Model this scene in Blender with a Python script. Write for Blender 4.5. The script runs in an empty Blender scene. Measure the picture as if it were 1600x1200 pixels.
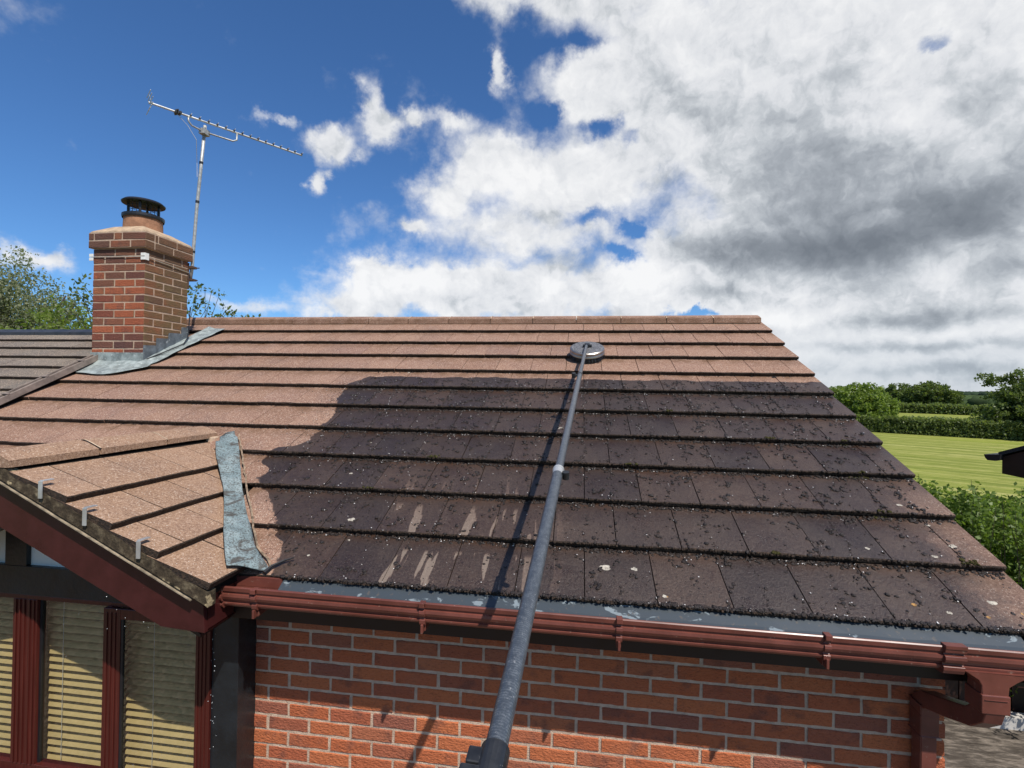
import bpy, math, random
import numpy as np
from mathutils import Vector, Matrix
random.seed(7); rng = np.random.default_rng(11)
C = bpy.context.scene.collection
S = bpy.context.scene
R = math.radians
# ------------------------------------------------------------------ camera, sky, sun, exposure
YAW, PITCH, ROLL, FOC = -.1364, .0058, .0161, 764.3
fw = Vector((math.sin(YAW)*math.cos(PITCH), math.cos(YAW)*math.cos(PITCH), math.sin(PITCH)))
r0 = Vector((math.cos(YAW), -math.sin(YAW), 0)); u0 = r0.cross(fw)
ri = r0*math.cos(ROLL)+u0*math.sin(ROLL); up = u0*math.cos(ROLL)-r0*math.sin(ROLL)
cd = bpy.data.cameras.new('camera'); cam = bpy.data.objects.new('camera', cd); C.objects.link(cam)
cd.sensor_width = 36; cd.lens = FOC/1600*36; cd.clip_start = .05; cd.clip_end = 12000
cam.matrix_world = Matrix(((ri.x, up.x, -fw.x, 0), (ri.y, up.y, -fw.y, 0), (ri.z, up.z, -fw.z, 0), (0, 0, 0, 1)))
S.camera = cam
SUN_AZ, SUN_EL = 180-40.5, 53.5           # clockwise from +Y
sl = bpy.data.lights.new('sun', 'SUN'); sun = bpy.data.objects.new('sun', sl); C.objects.link(sun)
sl.energy = 5.0; sl.angle = R(.5); sl.color = (1, .94, .86)
a, e = R(SUN_AZ), R(SUN_EL)
sd = Vector((math.sin(a)*math.cos(e), math.cos(a)*math.cos(e), math.sin(e)))
sun.rotation_euler = sd.to_track_quat('Z', 'Y').to_euler()
S.view_settings.view_transform = 'Standard'; S.view_settings.look = 'None'
S.view_settings.exposure = 0.0; S.view_settings.gamma = 1; S.view_settings.use_curve_mapping = False
S.cycles.max_bounces = 7; S.cycles.transparent_max_bounces = 12
S.cycles.caustics_reflective = False; S.cycles.caustics_refractive = False

# ------------------------------------------------------------------ node helpers
class NT:
    def __init__(s, tree): s.t = tree; s.n = tree.nodes; s.l = tree.links
    def new(s, typ, **kw):
        n = s.n.new(typ)
        for k, v in kw.items(): setattr(n, k, v)
        return n
    def put(s, sock, v):
        if v is None: return
        if isinstance(v, bpy.types.NodeSocket): s.l.new(v, sock)
        elif isinstance(v, (tuple, list)) and sock.type == 'RGBA' and len(v) == 3: sock.default_value = (*v, 1)
        else: sock.default_value = v
    def m(s, op, a, b=None, c=None, clamp=False):
        n = s.new('ShaderNodeMath', operation=op, use_clamp=clamp)
        for i, v in enumerate((a, b, c)): s.put(n.inputs[i], v)
        return n.outputs[0]
    def vm(s, op, a, b=None):
        n = s.new('ShaderNodeVectorMath', operation=op); s.put(n.inputs[0], a)
        if b is not None: s.put(n.inputs[3 if op == 'SCALE' else 1], b)
        return n.outputs['Value'] if op in ('DOT_PRODUCT', 'LENGTH') else n.outputs[0]
    def mix(s, f, a, b, mode='MIX'):
        n = s.new('ShaderNodeMix', data_type='RGBA', blend_type=mode, clamp_factor=True)
        s.put(n.inputs[0], f); s.put(n.inputs[6], a); s.put(n.inputs[7], b); return n.outputs[2]
    def noise(s, vec, scale, detail=4, rough=.55, dist=0, out=0):
        n = s.new('ShaderNodeTexNoise'); s.put(n.inputs['Vector'], vec); s.put(n.inputs['Scale'], scale)
        n.inputs['Detail'].default_value = detail; n.inputs['Roughness'].default_value = rough; n.inputs['Distortion'].default_value = dist
        return n.outputs[out]
    def vor(s, vec, scale, feat='F1', out=0, rnd=1):
        n = s.new('ShaderNodeTexVoronoi', feature=feat); s.put(n.inputs['Vector'], vec); n.inputs['Scale'].default_value = scale
        n.inputs['Randomness'].default_value = rnd; return n.outputs[out]
    def ss(s, v, lo, hi, a=0., b=1.):
        n = s.new('ShaderNodeMapRange', interpolation_type='SMOOTHSTEP'); s.put(n.inputs[0], v)
        for i, x in zip((1, 2, 3, 4), (lo, hi, a, b)): s.put(n.inputs[i], x)
        return n.outputs[0]
    def lin(s, v, lo, hi, a=0., b=1.):
        n = s.new('ShaderNodeMapRange'); s.put(n.inputs[0], v)
        for i, x in zip((1, 2, 3, 4), (lo, hi, a, b)): s.put(n.inputs[i], x)
        return n.outputs[0]
    def ramp(s, f, stops, interp='LINEAR'):
        n = s.new('ShaderNodeValToRGB'); s.put(n.inputs[0], f); r = n.color_ramp; r.interpolation = interp
        while len(r.elements) < len(stops): r.elements.new(.5)
        for el, (p, c) in zip(r.elements, stops): el.position = p; el.color = (*c, 1) if len(c) == 3 else c
        return n.outputs[0]
    def xyz(s, v):
        n = s.new('ShaderNodeSeparateXYZ'); s.put(n.inputs[0], v); return n.outputs
    def comb(s, x, y, z):
        n = s.new('ShaderNodeCombineXYZ'); [s.put(n.inputs[i], v) for i, v in enumerate((x, y, z))]; return n.outputs[0]
    def pos(s): return s.new('ShaderNodeNewGeometry').outputs['Position']
    def obj(s): return s.new('ShaderNodeTexCoord').outputs['Object']
    def rand(s): return s.new('ShaderNodeObjectInfo').outputs['Random']
    def island(s): return s.new('ShaderNodeNewGeometry').outputs['Random Per Island']
    def bump(s, h, strength=.5, dist=.01, nrm=None):
        n = s.new('ShaderNodeBump'); n.inputs['Strength'].default_value = strength; n.inputs['Distance'].default_value = dist
        s.put(n.inputs['Height'], h)
        if nrm is not None: s.put(n.inputs['Normal'], nrm)
        return n.outputs[0]
def mat(name):
    m = bpy.data.materials.new(name); m.use_nodes = True; m.node_tree.nodes.clear(); return m, NT(m.node_tree)
def finish(N, color, rough=.7, normal=None, spec=.5, metal=0, trans=None):
    b = N.new('ShaderNodeBsdfPrincipled'); N.put(b.inputs['Base Color'], color); N.put(b.inputs['Roughness'], rough)
    N.put(b.inputs['Specular IOR Level'], spec); N.put(b.inputs['Metallic'], metal)
    if normal is not None: N.put(b.inputs['Normal'], normal)
    o = N.new('ShaderNodeOutputMaterial'); N.l.new(b.outputs[0], o.inputs[0]); return b

# ------------------------------------------------------------------ world: Nishita sky and clouds laid out by direction
AZEL = lambda x, y: (lambda d: (math.degrees(math.atan2(d.x, d.y)), math.degrees(math.asin(d.z))))((fw+ri*((x-800)/FOC)+up*((600-y)/FOC)).normalized())
def build_world():
    w = bpy.data.worlds.new('World'); S.world = w; w.use_nodes = True; w.node_tree.nodes.clear(); N = NT(w.node_tree)
    sky = N.new('ShaderNodeTexSky', sky_type='NISHITA', sun_disc=False, sun_elevation=e, sun_rotation=a)
    sky.air_density = 1.0; sky.dust_density = .2; sky.ozone_density = 4.0; sky.altitude = 100
    d = N.vm('NORMALIZE', N.new('ShaderNodeTexCoord').outputs['Generated'])
    X, Y, Z = N.xyz(d)
    az = N.m('MULTIPLY', N.m('ARCTAN2', X, Y), 180/math.pi); el = N.m('MULTIPLY', N.m('ARCSINE', Z), 180/math.pi)
    zz = N.m('ADD', N.m('MAXIMUM', Z, 0.), .22)
    q = N.comb(N.m('DIVIDE', X, zz), N.m('DIVIDE', Y, zz), 0.)
    # soft warping of the layout coordinates so that the cloud edges are ragged
    wa = N.m('SUBTRACT', N.noise(d, 9, 6, .62), .5); wb = N.m('SUBTRACT', N.noise(N.vm('ADD', d, (3.1, 7.7, 1.3)), 9, 6, .62), .5)
    az2 = N.m('MULTIPLY_ADD', wa, 9., az); el2 = N.m('MULTIPLY_ADD', wb, 7., el)
    def blob(cx, cy, rx, ry, rot=0, wgt=1., warp=True):
        c = AZEL(cx, cy); px = AZEL(cx+rx, cy); py = AZEL(cx, cy-ry)
        ra = max(.5, abs(px[0]-c[0])); re = max(.5, abs(py[1]-c[1]))
        dx = N.m('SUBTRACT', az2 if warp else az3, c[0]); dy = N.m('SUBTRACT', el2 if warp else el3, c[1])
        if rot:
            cr, sr = math.cos(R(rot)), math.sin(R(rot))
            dx, dy = N.m('ADD', N.m('MULTIPLY', dx, cr), N.m('MULTIPLY', dy, -sr)), N.m('ADD', N.m('MULTIPLY', dx, sr), N.m('MULTIPLY', dy, cr))
        dx = N.m('DIVIDE', dx, ra); dy = N.m('DIVIDE', dy, re)
        r2 = N.m('ADD', N.m('MULTIPLY', dx, dx), N.m('MULTIPLY', dy, dy))
        return N.m('MULTIPLY', N.m('EXPONENT', N.m('MULTIPLY', r2, -1.)), wgt)
    az3 = N.m('MULTIPLY_ADD', wa, 4., az); el3 = N.m('MULTIPLY_ADD', wb, 3., el)
    def total(bl, warp=True):
        t = None
        for b in bl: v = blob(*b, warp=warp); t = v if t is None else N.m('ADD', t, v)
        return t
    cover = total([(518, 226, 46, 30, 0, 1.05), (590, 172, 22, 40, -14, .8), (612, 208, 26, 20, 0, .6), (646, 188, 14, 14, 0, .6), (488, 280, 18, 20, 0, .8), (700, 192, 46, 18, 0, .5), (430, 187, 20, 10, 0, .5),
        (860, -30, 210, 50, 0, 1.1), (778, 105, 16, 34, 0, .85), (960, 110, 110, 100, 0, .95), (1160, 120, 240, 170, 0, 1.5), (1400, 250, 330, 200, 0, 1.6), (1550, 40, 160, 60, 0, .7),
        (850, 285, 140, 56, 12, .95), (690, 295, 56, 34, 0, .75), (750, 255, 50, 26, 0, .35), (830, 365, 200, 40, 0, .75), (700, 450, 130, 40, 0, 1.0), (590, 428, 34, 20, 0, .75), (900, 465, 320, 46, 0, .95), (1180, 420, 200, 70, 0, 1.2),
        (1450, 440, 330, 90, 0, 1.3), (1500, 540, 330, 60, 0, .9), (1500, 600, 460, 40, 0, .9), (1260, 530, 120, 60, 0, .7), (370, 474, 60, 14, 0, .62), (40, 395, 38, 20, 0, .7), (560, 484, 80, 20, 0, .7), (640, 358, 22, 10, 0, .6), (1000, 240, 70, 50, 0, .45),
        (1460, 66, 80, 24, -4, -1.15), (1372, 108, 26, 14, 0, -.8), (1085, 486, 36, 10, 0, -1.2), (930, 345, 50, 16, 0, -.65), (868, 172, 24, 22, 0, -.6), (938, 205, 34, 22, 0, -.7), (985, 225, 26, 16, 0, -.6), (905, 70, 50, 22, 0, -.5), (1000, 360, 24, 14, 0, -.7), (975, 400, 20, 12, 0, -.6)])
    def billow(v, sc=13.):
        n = N.new('ShaderNodeTexVoronoi', feature='F1', normalize=True); N.put(n.inputs['Vector'], v); n.inputs['Scale'].default_value = sc
        n.inputs['Detail'].default_value = 3; n.inputs['Roughness'].default_value = .5; n.inputs['Lacunarity'].default_value = 2.1
        return N.m('SUBTRACT', 1., n.outputs[0])
    dw = N.vm('ADD', d, N.vm('SCALE', N.vm('SUBTRACT', N.noise(d, 14, 4, .6, 0, 1), (.5, .5, .5)), .07))
    bl = billow(dw)
    fb = N.noise(q, 2.2, 8, .58, .25); fd = N.m('ADD', N.m('MULTIPLY', N.noise(d, 12, 10, .63, .12), .55), N.m('MULTIPLY', N.m('SUBTRACT', bl, .20), .60))
    # outside the frame the sky goes on as loose broken cloud
    out = N.ss(N.m('ABSOLUTE', N.m('SUBTRACT', az, -7.8)), 52, 75)
    side = N.m('MAXIMUM', out, N.ss(el, 42, 58))
    base = N.m('MULTIPLY', side, N.lin(N.noise(q, .6, 3), .45, .72, 0., .8))
    dens = N.m('ADD', N.m('ADD', cover, base), N.m('MULTIPLY', N.m('SUBTRACT', N.m('ADD', N.m('MULTIPLY', fb, .4), N.m('MULTIPLY', fd, .6)), .5), 2.3))
    alpha = N.ss(dens, .22, .90)
    # relief: sunlit upper edges against the grey flat bases
    rl = lambda v: N.noise(v, 9, 7, .58, .12)
    relief = N.m('SUBTRACT', rl(dw), rl(N.vm('ADD', dw, (.009, -.004, .016))))
    grey = total([(1240, 396, 190, 30, 6, 1.05), (1450, 352, 220, 50, -12, .85), (1080, 380, 70, 30, 0, .4), (1350, 310, 320, 90, 0, .75), (1560, 340, 110, 50, 0, .45), (1200, 230, 180, 90, 0, .22), (1150, 200, 160, 110, 0, .2), (880, 405, 75, 20, 0, .55), (1470, 492, 190, 14, 0, .75), (1130, 458, 60, 12, 0, .55),
        (1570, 425, 70, 26, 0, .6), (1450, 540, 230, 8, 0, .5), (700, 470, 70, 12, 0, .3), (840, 335, 90, 12, 0, .3), (1500, 580, 230, 7, 0, .5), (1560, 130, 60, 40, 0, .25), (860, 20, 120, 30, 0, .12), (820, 300, 150, 50, 0, -.28), (1010, 420, 60, 40, 0, -.5), (560, 440, 120, 30, 0, -.3), (650, 440, 60, 20, 0, -.3), (1180, 500, 60, 16, 0, -.5), (1250, 505, 60, 10, 0, -.4), (1450, 520, 200, 8, 0, -.4), (1350, 560, 160, 7, 0, -.35)], False)
    gs = N.m('ADD', N.m('ADD', N.m('MULTIPLY', grey, 1.0), N.m('MULTIPLY', side, .3)), N.m('ADD', N.m('MULTIPLY', N.m('SUBTRACT', fb, .5), .55), N.m('MULTIPLY', N.m('SUBTRACT', fd, .5), -.45)))
    gs = N.m('SUBTRACT', gs, N.m('MULTIPLY', relief, 2.6)); gs = N.m('SUBTRACT', gs, N.m('MULTIPLY', N.m('SUBTRACT', bl, .62), 1.1)); gs = N.m('ADD', gs, N.m('MULTIPLY', N.ss(dens, .8, 1.8), .16))
    ccol = N.ramp(N.lin(gs, -.5, 1.75), [(0, (9.6, 9.6, 9.6)), (.25, (7.7, 7.85, 8.1)), (.38, (5.9, 6.2, 6.5)), (.54, (4.1, 4.4, 4.75)), (.74, (2.7, 2.95, 3.25)), (1, (1.85, 2.05, 2.3))])
    # the air whitens the lowest sky and its clouds
    low = N.ss(Z, .14, .0, 0., .45); ccol = N.mix(low, ccol, (4.6, 5.3, 6.2))
    skyc = N.mix(1., sky.outputs[0], (.62, .95, 1.28), 'MULTIPLY')
    tot = N.mix(N.m('MULTIPLY', alpha, .96), skyc, ccol)
    tot = N.mix(N.ss(Z, -.02, 0.0), (1.3, 1.4, 1.1), tot)
    bg = N.new('ShaderNodeBackground'); N.l.new(tot, bg.inputs[0]); bg.inputs[1].default_value = .1
    o = N.new('ShaderNodeOutputWorld'); N.l.new(bg.outputs[0], o.inputs[0])
    w.cycles.sampling_method = 'MANUAL'; w.cycles.sample_map_resolution = 512
build_world()

# ------------------------------------------------------------------ geometry helpers
class M:
    def __init__(s): s.v = []; s.f = []; s.mi = []
    def add(s, vs, fs, mi=0):
        o = len(s.v); s.v += [tuple(p) for p in vs]; s.f += [tuple(i+o for i in f) for f in fs]; s.mi += [mi]*len(fs); return s
    def box(s, x0, x1, y0, y1, z0, z1, mi=0):
        return s.add([(x, y, z) for z in (z0, z1) for y in (y0, y1) for x in (x0, x1)],
            [(0, 2, 3, 1), (4, 5, 7, 6), (0, 1, 5, 4), (2, 6, 7, 3), (0, 4, 6, 2), (1, 3, 7, 5)], mi)
    def hexa(s, p, mi=0):    # 8 points ordered like box
        return s.add(p, [(0, 2, 3, 1), (4, 5, 7, 6), (0, 1, 5, 4), (2, 6, 7, 3), (0, 4, 6, 2), (1, 3, 7, 5)], mi)
    def prism(s, pts, d, mi=0):   # planar polygon (3D points) pushed along d
        n = len(pts); d = Vector(d); a_ = [Vector(p) for p in pts]; b_ = [p+d for p in a_]
        return s.add(a_+b_, [tuple(range(n))[::-1], tuple(range(n, 2*n))]+[(i, (i+1) % n, n+(i+1) % n, n+i) for i in range(n)], mi)
    def tube(s, path, r, n=8, mi=0, cap=True):
        P = [Vector(p) for p in path]; rr = r if isinstance(r, (list, tuple)) else [r]*len(P); vs = []
        prev = None
        for i, p in enumerate(P):
            t = (P[min(i+1, len(P)-1)]-P[max(i-1, 0)]).normalized()
            ref = prev if prev is not None else (Vector((0, 0, 1)) if abs(t.z) < .9 else Vector((1, 0, 0)))
            x = (ref-t*ref.dot(t)).normalized(); prev = x; y = t.cross(x)
            vs += [p+(x*math.cos(2*math.pi*k/n)+y*math.sin(2*math.pi*k/n))*rr[i] for k in range(n)]
        fs = [(i*n+k, i*n+(k+1) % n, (i+1)*n+(k+1) % n, (i+1)*n+k) for i in range(len(P)-1) for k in range(n)]
        if cap: fs += [tuple(range(n))[::-1], tuple((len(P)-1)*n+k for k in range(n))]
        return s.add(vs, fs, mi)
    def lathe(s, prof, c, axis=(0, 0, 1), n=32, mi=0):
        ax = Vector(axis).normalized(); x = ax.orthogonal().normalized(); y = ax.cross(x); c = Vector(c); vs = []
        for r_, h in prof: vs += [c+ax*h+(x*math.cos(2*math.pi*k/n)+y*math.sin(2*math.pi*k/n))*r_ for k in range(n)]
        return s.add(vs, [(i*n+k, i*n+(k+1) % n, (i+1)*n+(k+1) % n, (i+1)*n+k) for i in range(len(prof)-1) for k in range(n)], mi)
    def mesh(s, name, mats, smooth=False):
        me = bpy.data.meshes.new(name); me.from_pydata(s.v, [], s.f)
        for m_ in (mats if isinstance(mats, (list, tuple)) else [mats]): me.materials.append(m_)
        if max(s.mi, default=0): me.polygons.foreach_set('material_index', s.mi)
        if smooth: me.polygons.foreach_set('use_smooth', [True]*len(me.polygons))
        me.update(); return me
    def build(s, name, mats, parent=None, smooth=False, bevel=0, **kw):
        return link(name, s.mesh(name, mats, smooth), parent, bevel=bevel, **kw)
def link(name, me, parent=None, loc=None, bevel=0, auto=None, **kw):
    o = bpy.data.objects.new(name, me); C.objects.link(o); o.parent = parent
    if loc is not None: o.location = loc
    if bevel:
        b = o.modifiers.new('b', 'BEVEL'); b.width = bevel; b.segments = 2; b.limit_method = 'ANGLE'; b.angle_limit = R(35)
    if auto:
        o.modifiers.new('e', 'EDGE_SPLIT').split_angle = R(auto)
    for k, v in kw.items(): o[k] = v
    return o
def empty(name, loc=(0, 0, 0), parent=None, **kw):
    o = bpy.data.objects.new(name, None); C.objects.link(o); o.location = loc; o.parent = parent
    o.empty_display_size = .1
    for k, v in kw.items(): o[k] = v
    return o
def at_origin(e_): return e_
def mesh_np(name, verts, faces, mats, smooth=False):
    me = bpy.data.meshes.new(name); nv, nf = len(verts), len(faces); k = faces.shape[1]
    me.vertices.add(nv); me.vertices.foreach_set('co', np.ascontiguousarray(verts, dtype=np.float32).ravel())
    me.loops.add(nf*k); me.loops.foreach_set('vertex_index', np.ascontiguousarray(faces, dtype=np.int32).ravel())
    me.polygons.add(nf); me.polygons.foreach_set('loop_start', np.arange(0, nf*k, k, dtype=np.int32)); me.polygons.foreach_set('loop_total', np.full(nf, k, dtype=np.int32))
    if smooth: me.polygons.foreach_set('use_smooth', np.ones(nf, bool))
    for m_ in (mats if isinstance(mats, (list, tuple)) else [mats]): me.materials.append(m_)
    me.update(); me.validate(); return me

# main roof frame: u = x along the eave, v up the slope from the lowest tile edge, w along the normal
RP, G, TW, DN, H0, UV = .4691, .3261, .3, 2.0866, -.8893, 1.8375
CS, SN = math.cos(RP), math.sin(RP)
def RF(u, v, w=0): return Vector((u, DN+v*CS-w*SN, H0+v*SN+w*CS))
GRX, GS = -2.63, .474                    # small gable: ridge line x, slope
def gz(x): return -.3635-GS*(x+2.525)    # its tile surface height
def mz(y): return H0+(y-DN)*SN/CS
def valley_x(v): # x of the valley at roof height of v
    z = H0+v*SN; return -2.525-(z+.3635)/GS
GROUND = -3.1

# ------------------------------------------------------------------ materials
def roof_uv(N):
    p = N.pos(); x, y, z = N.xyz(p)
    v = N.m('ADD', N.m('MULTIPLY', N.m('SUBTRACT', y, DN), CS), N.m('MULTIPLY', N.m('SUBTRACT', z, H0), SN))
    return p, x, v
def tile_material(name, wet=True, palette=None, nose=False):
    m_, N = mat(name); p, u, v = roof_uv(N)
    pal = palette or [(0, (.235, .132, .090)), (.3, (.285, .165, .113)), (.6, (.26, .150, .106)), (.85, (.31, .185, .128)), (1, (.225, .128, .098))]
    base = N.ramp(N.rand(), pal)
    big = N.noise(p, 2.2, 4, .6); base = N.mix(N.ss(big, .45, .7, 0, .6), base, tuple(c*k for c, k in zip(pal[0][1], (.78, .84, .98))))
    med = N.noise(p, 14, 5, .65); base = N.mix(N.ss(med, .4, .72, 0, .35), base, tuple(min(1, c*k) for c, k in zip(pal[3][1], (1.12, 1.1, 1.04))))
    gran = N.m('ADD', N.m('MULTIPLY', N.noise(p, 240, 2, .7), .45), N.m('MULTIPLY', N.noise(p, 88, 3, .75), .55))
    base = N.mix(N.ss(gran, .49, .38, 0, .75), base, (.11, .066, .05))
    base = N.mix(N.ss(gran, .52, .62, 0, .75), base, (.58, .43, .33))
    spk = N.vor(p, 120, out=1)
    base = N.mix(N.m('MULTIPLY', N.ss(N.vor(p, 120, out=0), .32, .2), N.ss(N.xyz(spk)[0], .86, .9)), base, (.68, .60, .50))
    rough = .85; h = N.m('ADD', N.m('MULTIPLY', gran, .6), N.m('MULTIPLY', med, .25))
    if wet:
        # browner algae just under every upper edge
        if not nose:
            fr = N.m('FRACT', N.m('DIVIDE', v, G)); nz = N.noise(p, 9, 4, .6)
            base = N.mix(N.m('MULTIPLY', N.ss(fr, .45, 1.), N.ss(nz, .35, .65, .15, .85)), base, (.145, .080, .045))
        nb = N.m('SUBTRACT', N.noise(p, 5.5, 4, .55), .5); nb2 = N.m('SUBTRACT', N.noise(p, 26, 5, .7), .5)
        uu = N.m('ADD', u, N.m('ADD', N.m('MULTIPLY', nb, .16), N.m('MULTIPLY', nb2, .07)))
        ub = N.new('ShaderNodeFloatCurve'); cu = ub.mapping.curves[0]
        tab = [(0, -1.38), (.08, -1.40), (.2, -1.46), (.32, -1.58), (.42, -1.63), (.57, -1.76), (.71, -1.90), (.80, -1.91), (.93, -2.02), (1.02, -1.98), (1.1, -1.84), (1.4, -1.80), (1.77, -1.88), (1.95, -1.89), (2.1, -1.83), (2.3, -1.7)]
        pts = [(t/2.4, (q_+2.2)/1.) for t, q_ in tab]
        while len(cu.points) < len(pts): cu.points.new(.5, .5)
        for pt, (a_, b_) in zip(cu.points, pts): pt.location = (a_, b_)
        ub.mapping.update(); N.put(ub.inputs['Value'], N.m('DIVIDE', v, 2.4))
        left = N.m('SUBTRACT', ub.outputs[0], 2.2)
        top = N.m('ADD', N.m('ADD', 2.165, N.m('MULTIPLY', nb, .10)), N.m('MULTIPLY', nb2, .03))
        w1 = N.ss(N.m('SUBTRACT', uu, left), -.004, .006); w2 = N.ss(N.m('SUBTRACT', top, v), -.004, .006)
        wetm = N.m('MULTIPLY', w1, w2)
        spl = N.m('MULTIPLY', N.ss(N.noise(p, 46, 4, .7), .60, .635), N.m('MULTIPLY', N.ss(N.m('SUBTRACT', uu, left), -.20, -.0), N.ss(N.m('SUBTRACT', top, v), -.14, .0)))
        wetm = N.m('MAXIMUM', wetm, spl)
        # dry streaks running down the slope, in the middle of the wet field
        sv = N.comb(N.m('MULTIPLY', u, 11.), N.m('MULTIPLY', v, 1.3), 0.)
        st = N.noise(sv, 1., 3, .6, .2)
        reg = N.m('MULTIPLY', N.ss(N.m('ABSOLUTE', N.m('SUBTRACT', u, -.62)), .62, .25), N.ss(v, .95, .25))
        # the tail of each course dries first (the visible end nearest the drip edge)
        fr2 = N.m('FRACT', N.m('DIVIDE', v, G)); tail = N.ss(fr2, .95, .15)
        dry = N.m('MULTIPLY', N.m('MULTIPLY', N.ss(st, .565, .59), reg), N.ss(tail, .12, .3))
        wetm = N.m('MULTIPLY', wetm, N.m('SUBTRACT', 1., N.m('MULTIPLY', dry, .66))); base = N.mix(N.m('MULTIPLY', dry, .8), base, (.25, .205, .165))
        # verge is half dried out
        vn = N.noise(p, 8, 5, .65)
        vd = N.m('MULTIPLY', N.ss(N.m('ADD', u, N.m('MULTIPLY', N.m('SUBTRACT', vn, .5), .35)), 1.55, 1.8), N.ss(v, 1.2, .5))
        wetm = N.m('MULTIPLY', wetm, N.m('SUBTRACT', 1., N.m('MULTIPLY', vd, .62)))
        wetc = N.mix(.93, base, N.ramp(N.noise(p, 3.5, 4, .6), [(0, (.016, .010, .009)), (.42, (.027, .0185, .0155)), (.65, (.043, .030, .023)), (1, (.064, .041, .028))]))
        wetc = N.mix(N.ss(gran, .50, .40, 0, .55), wetc, (.016, .012, .011)); wetc = N.mix(N.ss(gran, .55, .66, 0, .5), wetc, (.11, .088, .075))
        wetc = N.mix(N.m('MULTIPLY', N.ss(fr2, .72, 1.), N.ss(N.noise(p, 12, 4), .35, .6, .2, .85)), wetc, (.052, .026, .015))
        wetc = N.mix(1., wetc, N.ramp(N.rand(), [(0, (.75, .74, .74)), (.4, (1, .97, .93)), (.75, (1.22, 1.12, 1.0)), (1, (.86, .82, .78))]), 'MULTIPLY')
        base = N.mix(wetm, base, wetc)
        rough = N.m('ADD', N.m('MULTIPLY', wetm, N.m('MULTIPLY_ADD', N.noise(p, 4, 4, .6), -.75, -.08)), .86)
        rough = N.m('ADD', rough, N.m('MULTIPLY', N.m('SUBTRACT', gran, .5), .35))
    nrm = N.bump(h, .8, .010)
    spec = N.m('ADD', N.m('MULTIPLY', wetm, .38), .2) if wet else .3
    finish(N, base, rough, nrm, spec); return m_
M_tile = tile_material('roof_tile_concrete')
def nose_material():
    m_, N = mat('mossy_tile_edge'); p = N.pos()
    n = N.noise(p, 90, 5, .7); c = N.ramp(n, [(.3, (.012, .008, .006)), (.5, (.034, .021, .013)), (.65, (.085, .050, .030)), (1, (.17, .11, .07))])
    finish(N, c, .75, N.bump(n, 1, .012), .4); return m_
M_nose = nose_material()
M_gtile = tile_material('gable_tile_concrete', wet=False, palette=[(0, (.28, .168, .103)), (.3, (.325, .20, .126)), (.6, (.30, .185, .117)), (.85, (.355, .222, .142)), (1, (.27, .162, .105))])
M_ntile = tile_material('old_grey_tile', wet=False, palette=[(0, (.13, .11, .088)), (.3, (.165, .14, .112)), (.6, (.15, .13, .105)), (.85, (.20, .17, .135)), (1, (.13, .118, .10))])

def brick_material(name, dark=1.0, chimney=False):
    m_, N = mat(name); p = N.pos(); r = N.rand()
    if chimney:
        front = [(0, (.30, .085, .045)), (.3, (.38, .115, .055)), (.5, (.24, .075, .045)), (.68, (.11, .055, .048)), (.85, (.34, .125, .06)), (1, (.13, .065, .05))]
    else:
        front = [(0, (.46, .125, .052)), (.3, (.54, .165, .066)), (.5, (.43, .12, .056)), (.68, (.36, .11, .060)), (.82, (.50, .165, .075)), (.93, (.27, .095, .065)), (1, (.42, .14, .075))]
    c = N.ramp(r, front)
    n1 = N.noise(N.vm('ADD', p, N.comb(N.m('MULTIPLY', r, 9.), 0., 0.)), 9, 3, .6)
    c = N.mix(N.ss(n1, .53, .70, 0, .55), c, (.15, .068, .052))
    # wrinkled, rolled face of the brick
    sp = N.vm('MULTIPLY', p, (1, 1, 1.9)); wr = N.noise(sp, 75, 4, .62, 1.1); wr2 = N.vor(sp, 62, 'SMOOTH_F1')
    c = N.mix(N.ss(wr, .46, .34, 0, .45), c, (.11, .035, .02)); c = N.mix(N.ss(wr, .60, .72, 0, .35), c, (.60, .25, .13))
    if chimney:
        # green-brown lichen on the weather side (+x face), stronger upward
        x, y, z = N.xyz(p); g = N.new('ShaderNodeNewGeometry').outputs['True Normal']
        side = N.ss(N.xyz(g)[0], .4, .7); nn = N.noise(p, 5, 4, .6)
        c = N.mix(N.m('MULTIPLY', side, N.ss(nn, .3, .6, .45, .9)), c, (.15, .105, .05))
        c = N.mix(N.m('MULTIPLY', N.ss(z, 1.0, 1.25), N.ss(nn, .3, .6, .3, .7)), c, (.14, .075, .05))
    else:
        c = N.mix(N.ss(N.noise(p, 3, 4), .55, .8, 0, .3), c, (.40, .20, .13))
    nrm = N.bump(N.m('ADD', wr, N.m('MULTIPLY', wr2, .6)), .9, .008)
    finish(N, c, .85, nrm, .25); return m_
M_brick = brick_material('wrinkled_red_brick'); M_cbrick = brick_material('weathered_chimney_brick', chimney=True)
def simple(name, col, rough=.6, spec=.5, metal=0, var=.12, vscale=8, bump=0, bscale=60, spots=None):
    m_, N = mat(name); p = N.pos(); n = N.noise(p, vscale, 5, .6)
    c = N.mix(N.ss(n, .3, .7), tuple(x*(1-var) for x in col), tuple(min(1, x*(1+var)) for x in col))
    if spots:
        s_ = N.noise(p, spots[1], 4, .7); c = N.mix(N.ss(s_, spots[2], spots[2]+.05), c, spots[0])
    nrm = N.bump(N.noise(p, bscale, 4, .6), bump, .01) if bump else None
    finish(N, c, N.m('ADD', N.m('MULTIPLY', N.m('SUBTRACT', n, .5), .3), rough), nrm, spec, metal); return m_
M_mortar = simple('wall_mortar', (.56, .41, .30), .9, .2, var=.15, vscale=30, bump=.6, bscale=150)
M_cmortar = simple('chimney_mortar', (.46, .34, .25), .9, .2, var=.2, vscale=20, bump=.6, bscale=150)
M_cement = simple('ridge_mortar', (.50, .38, .27), .9, .2, var=.2, vscale=20, bump=.6, bscale=90)
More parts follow.
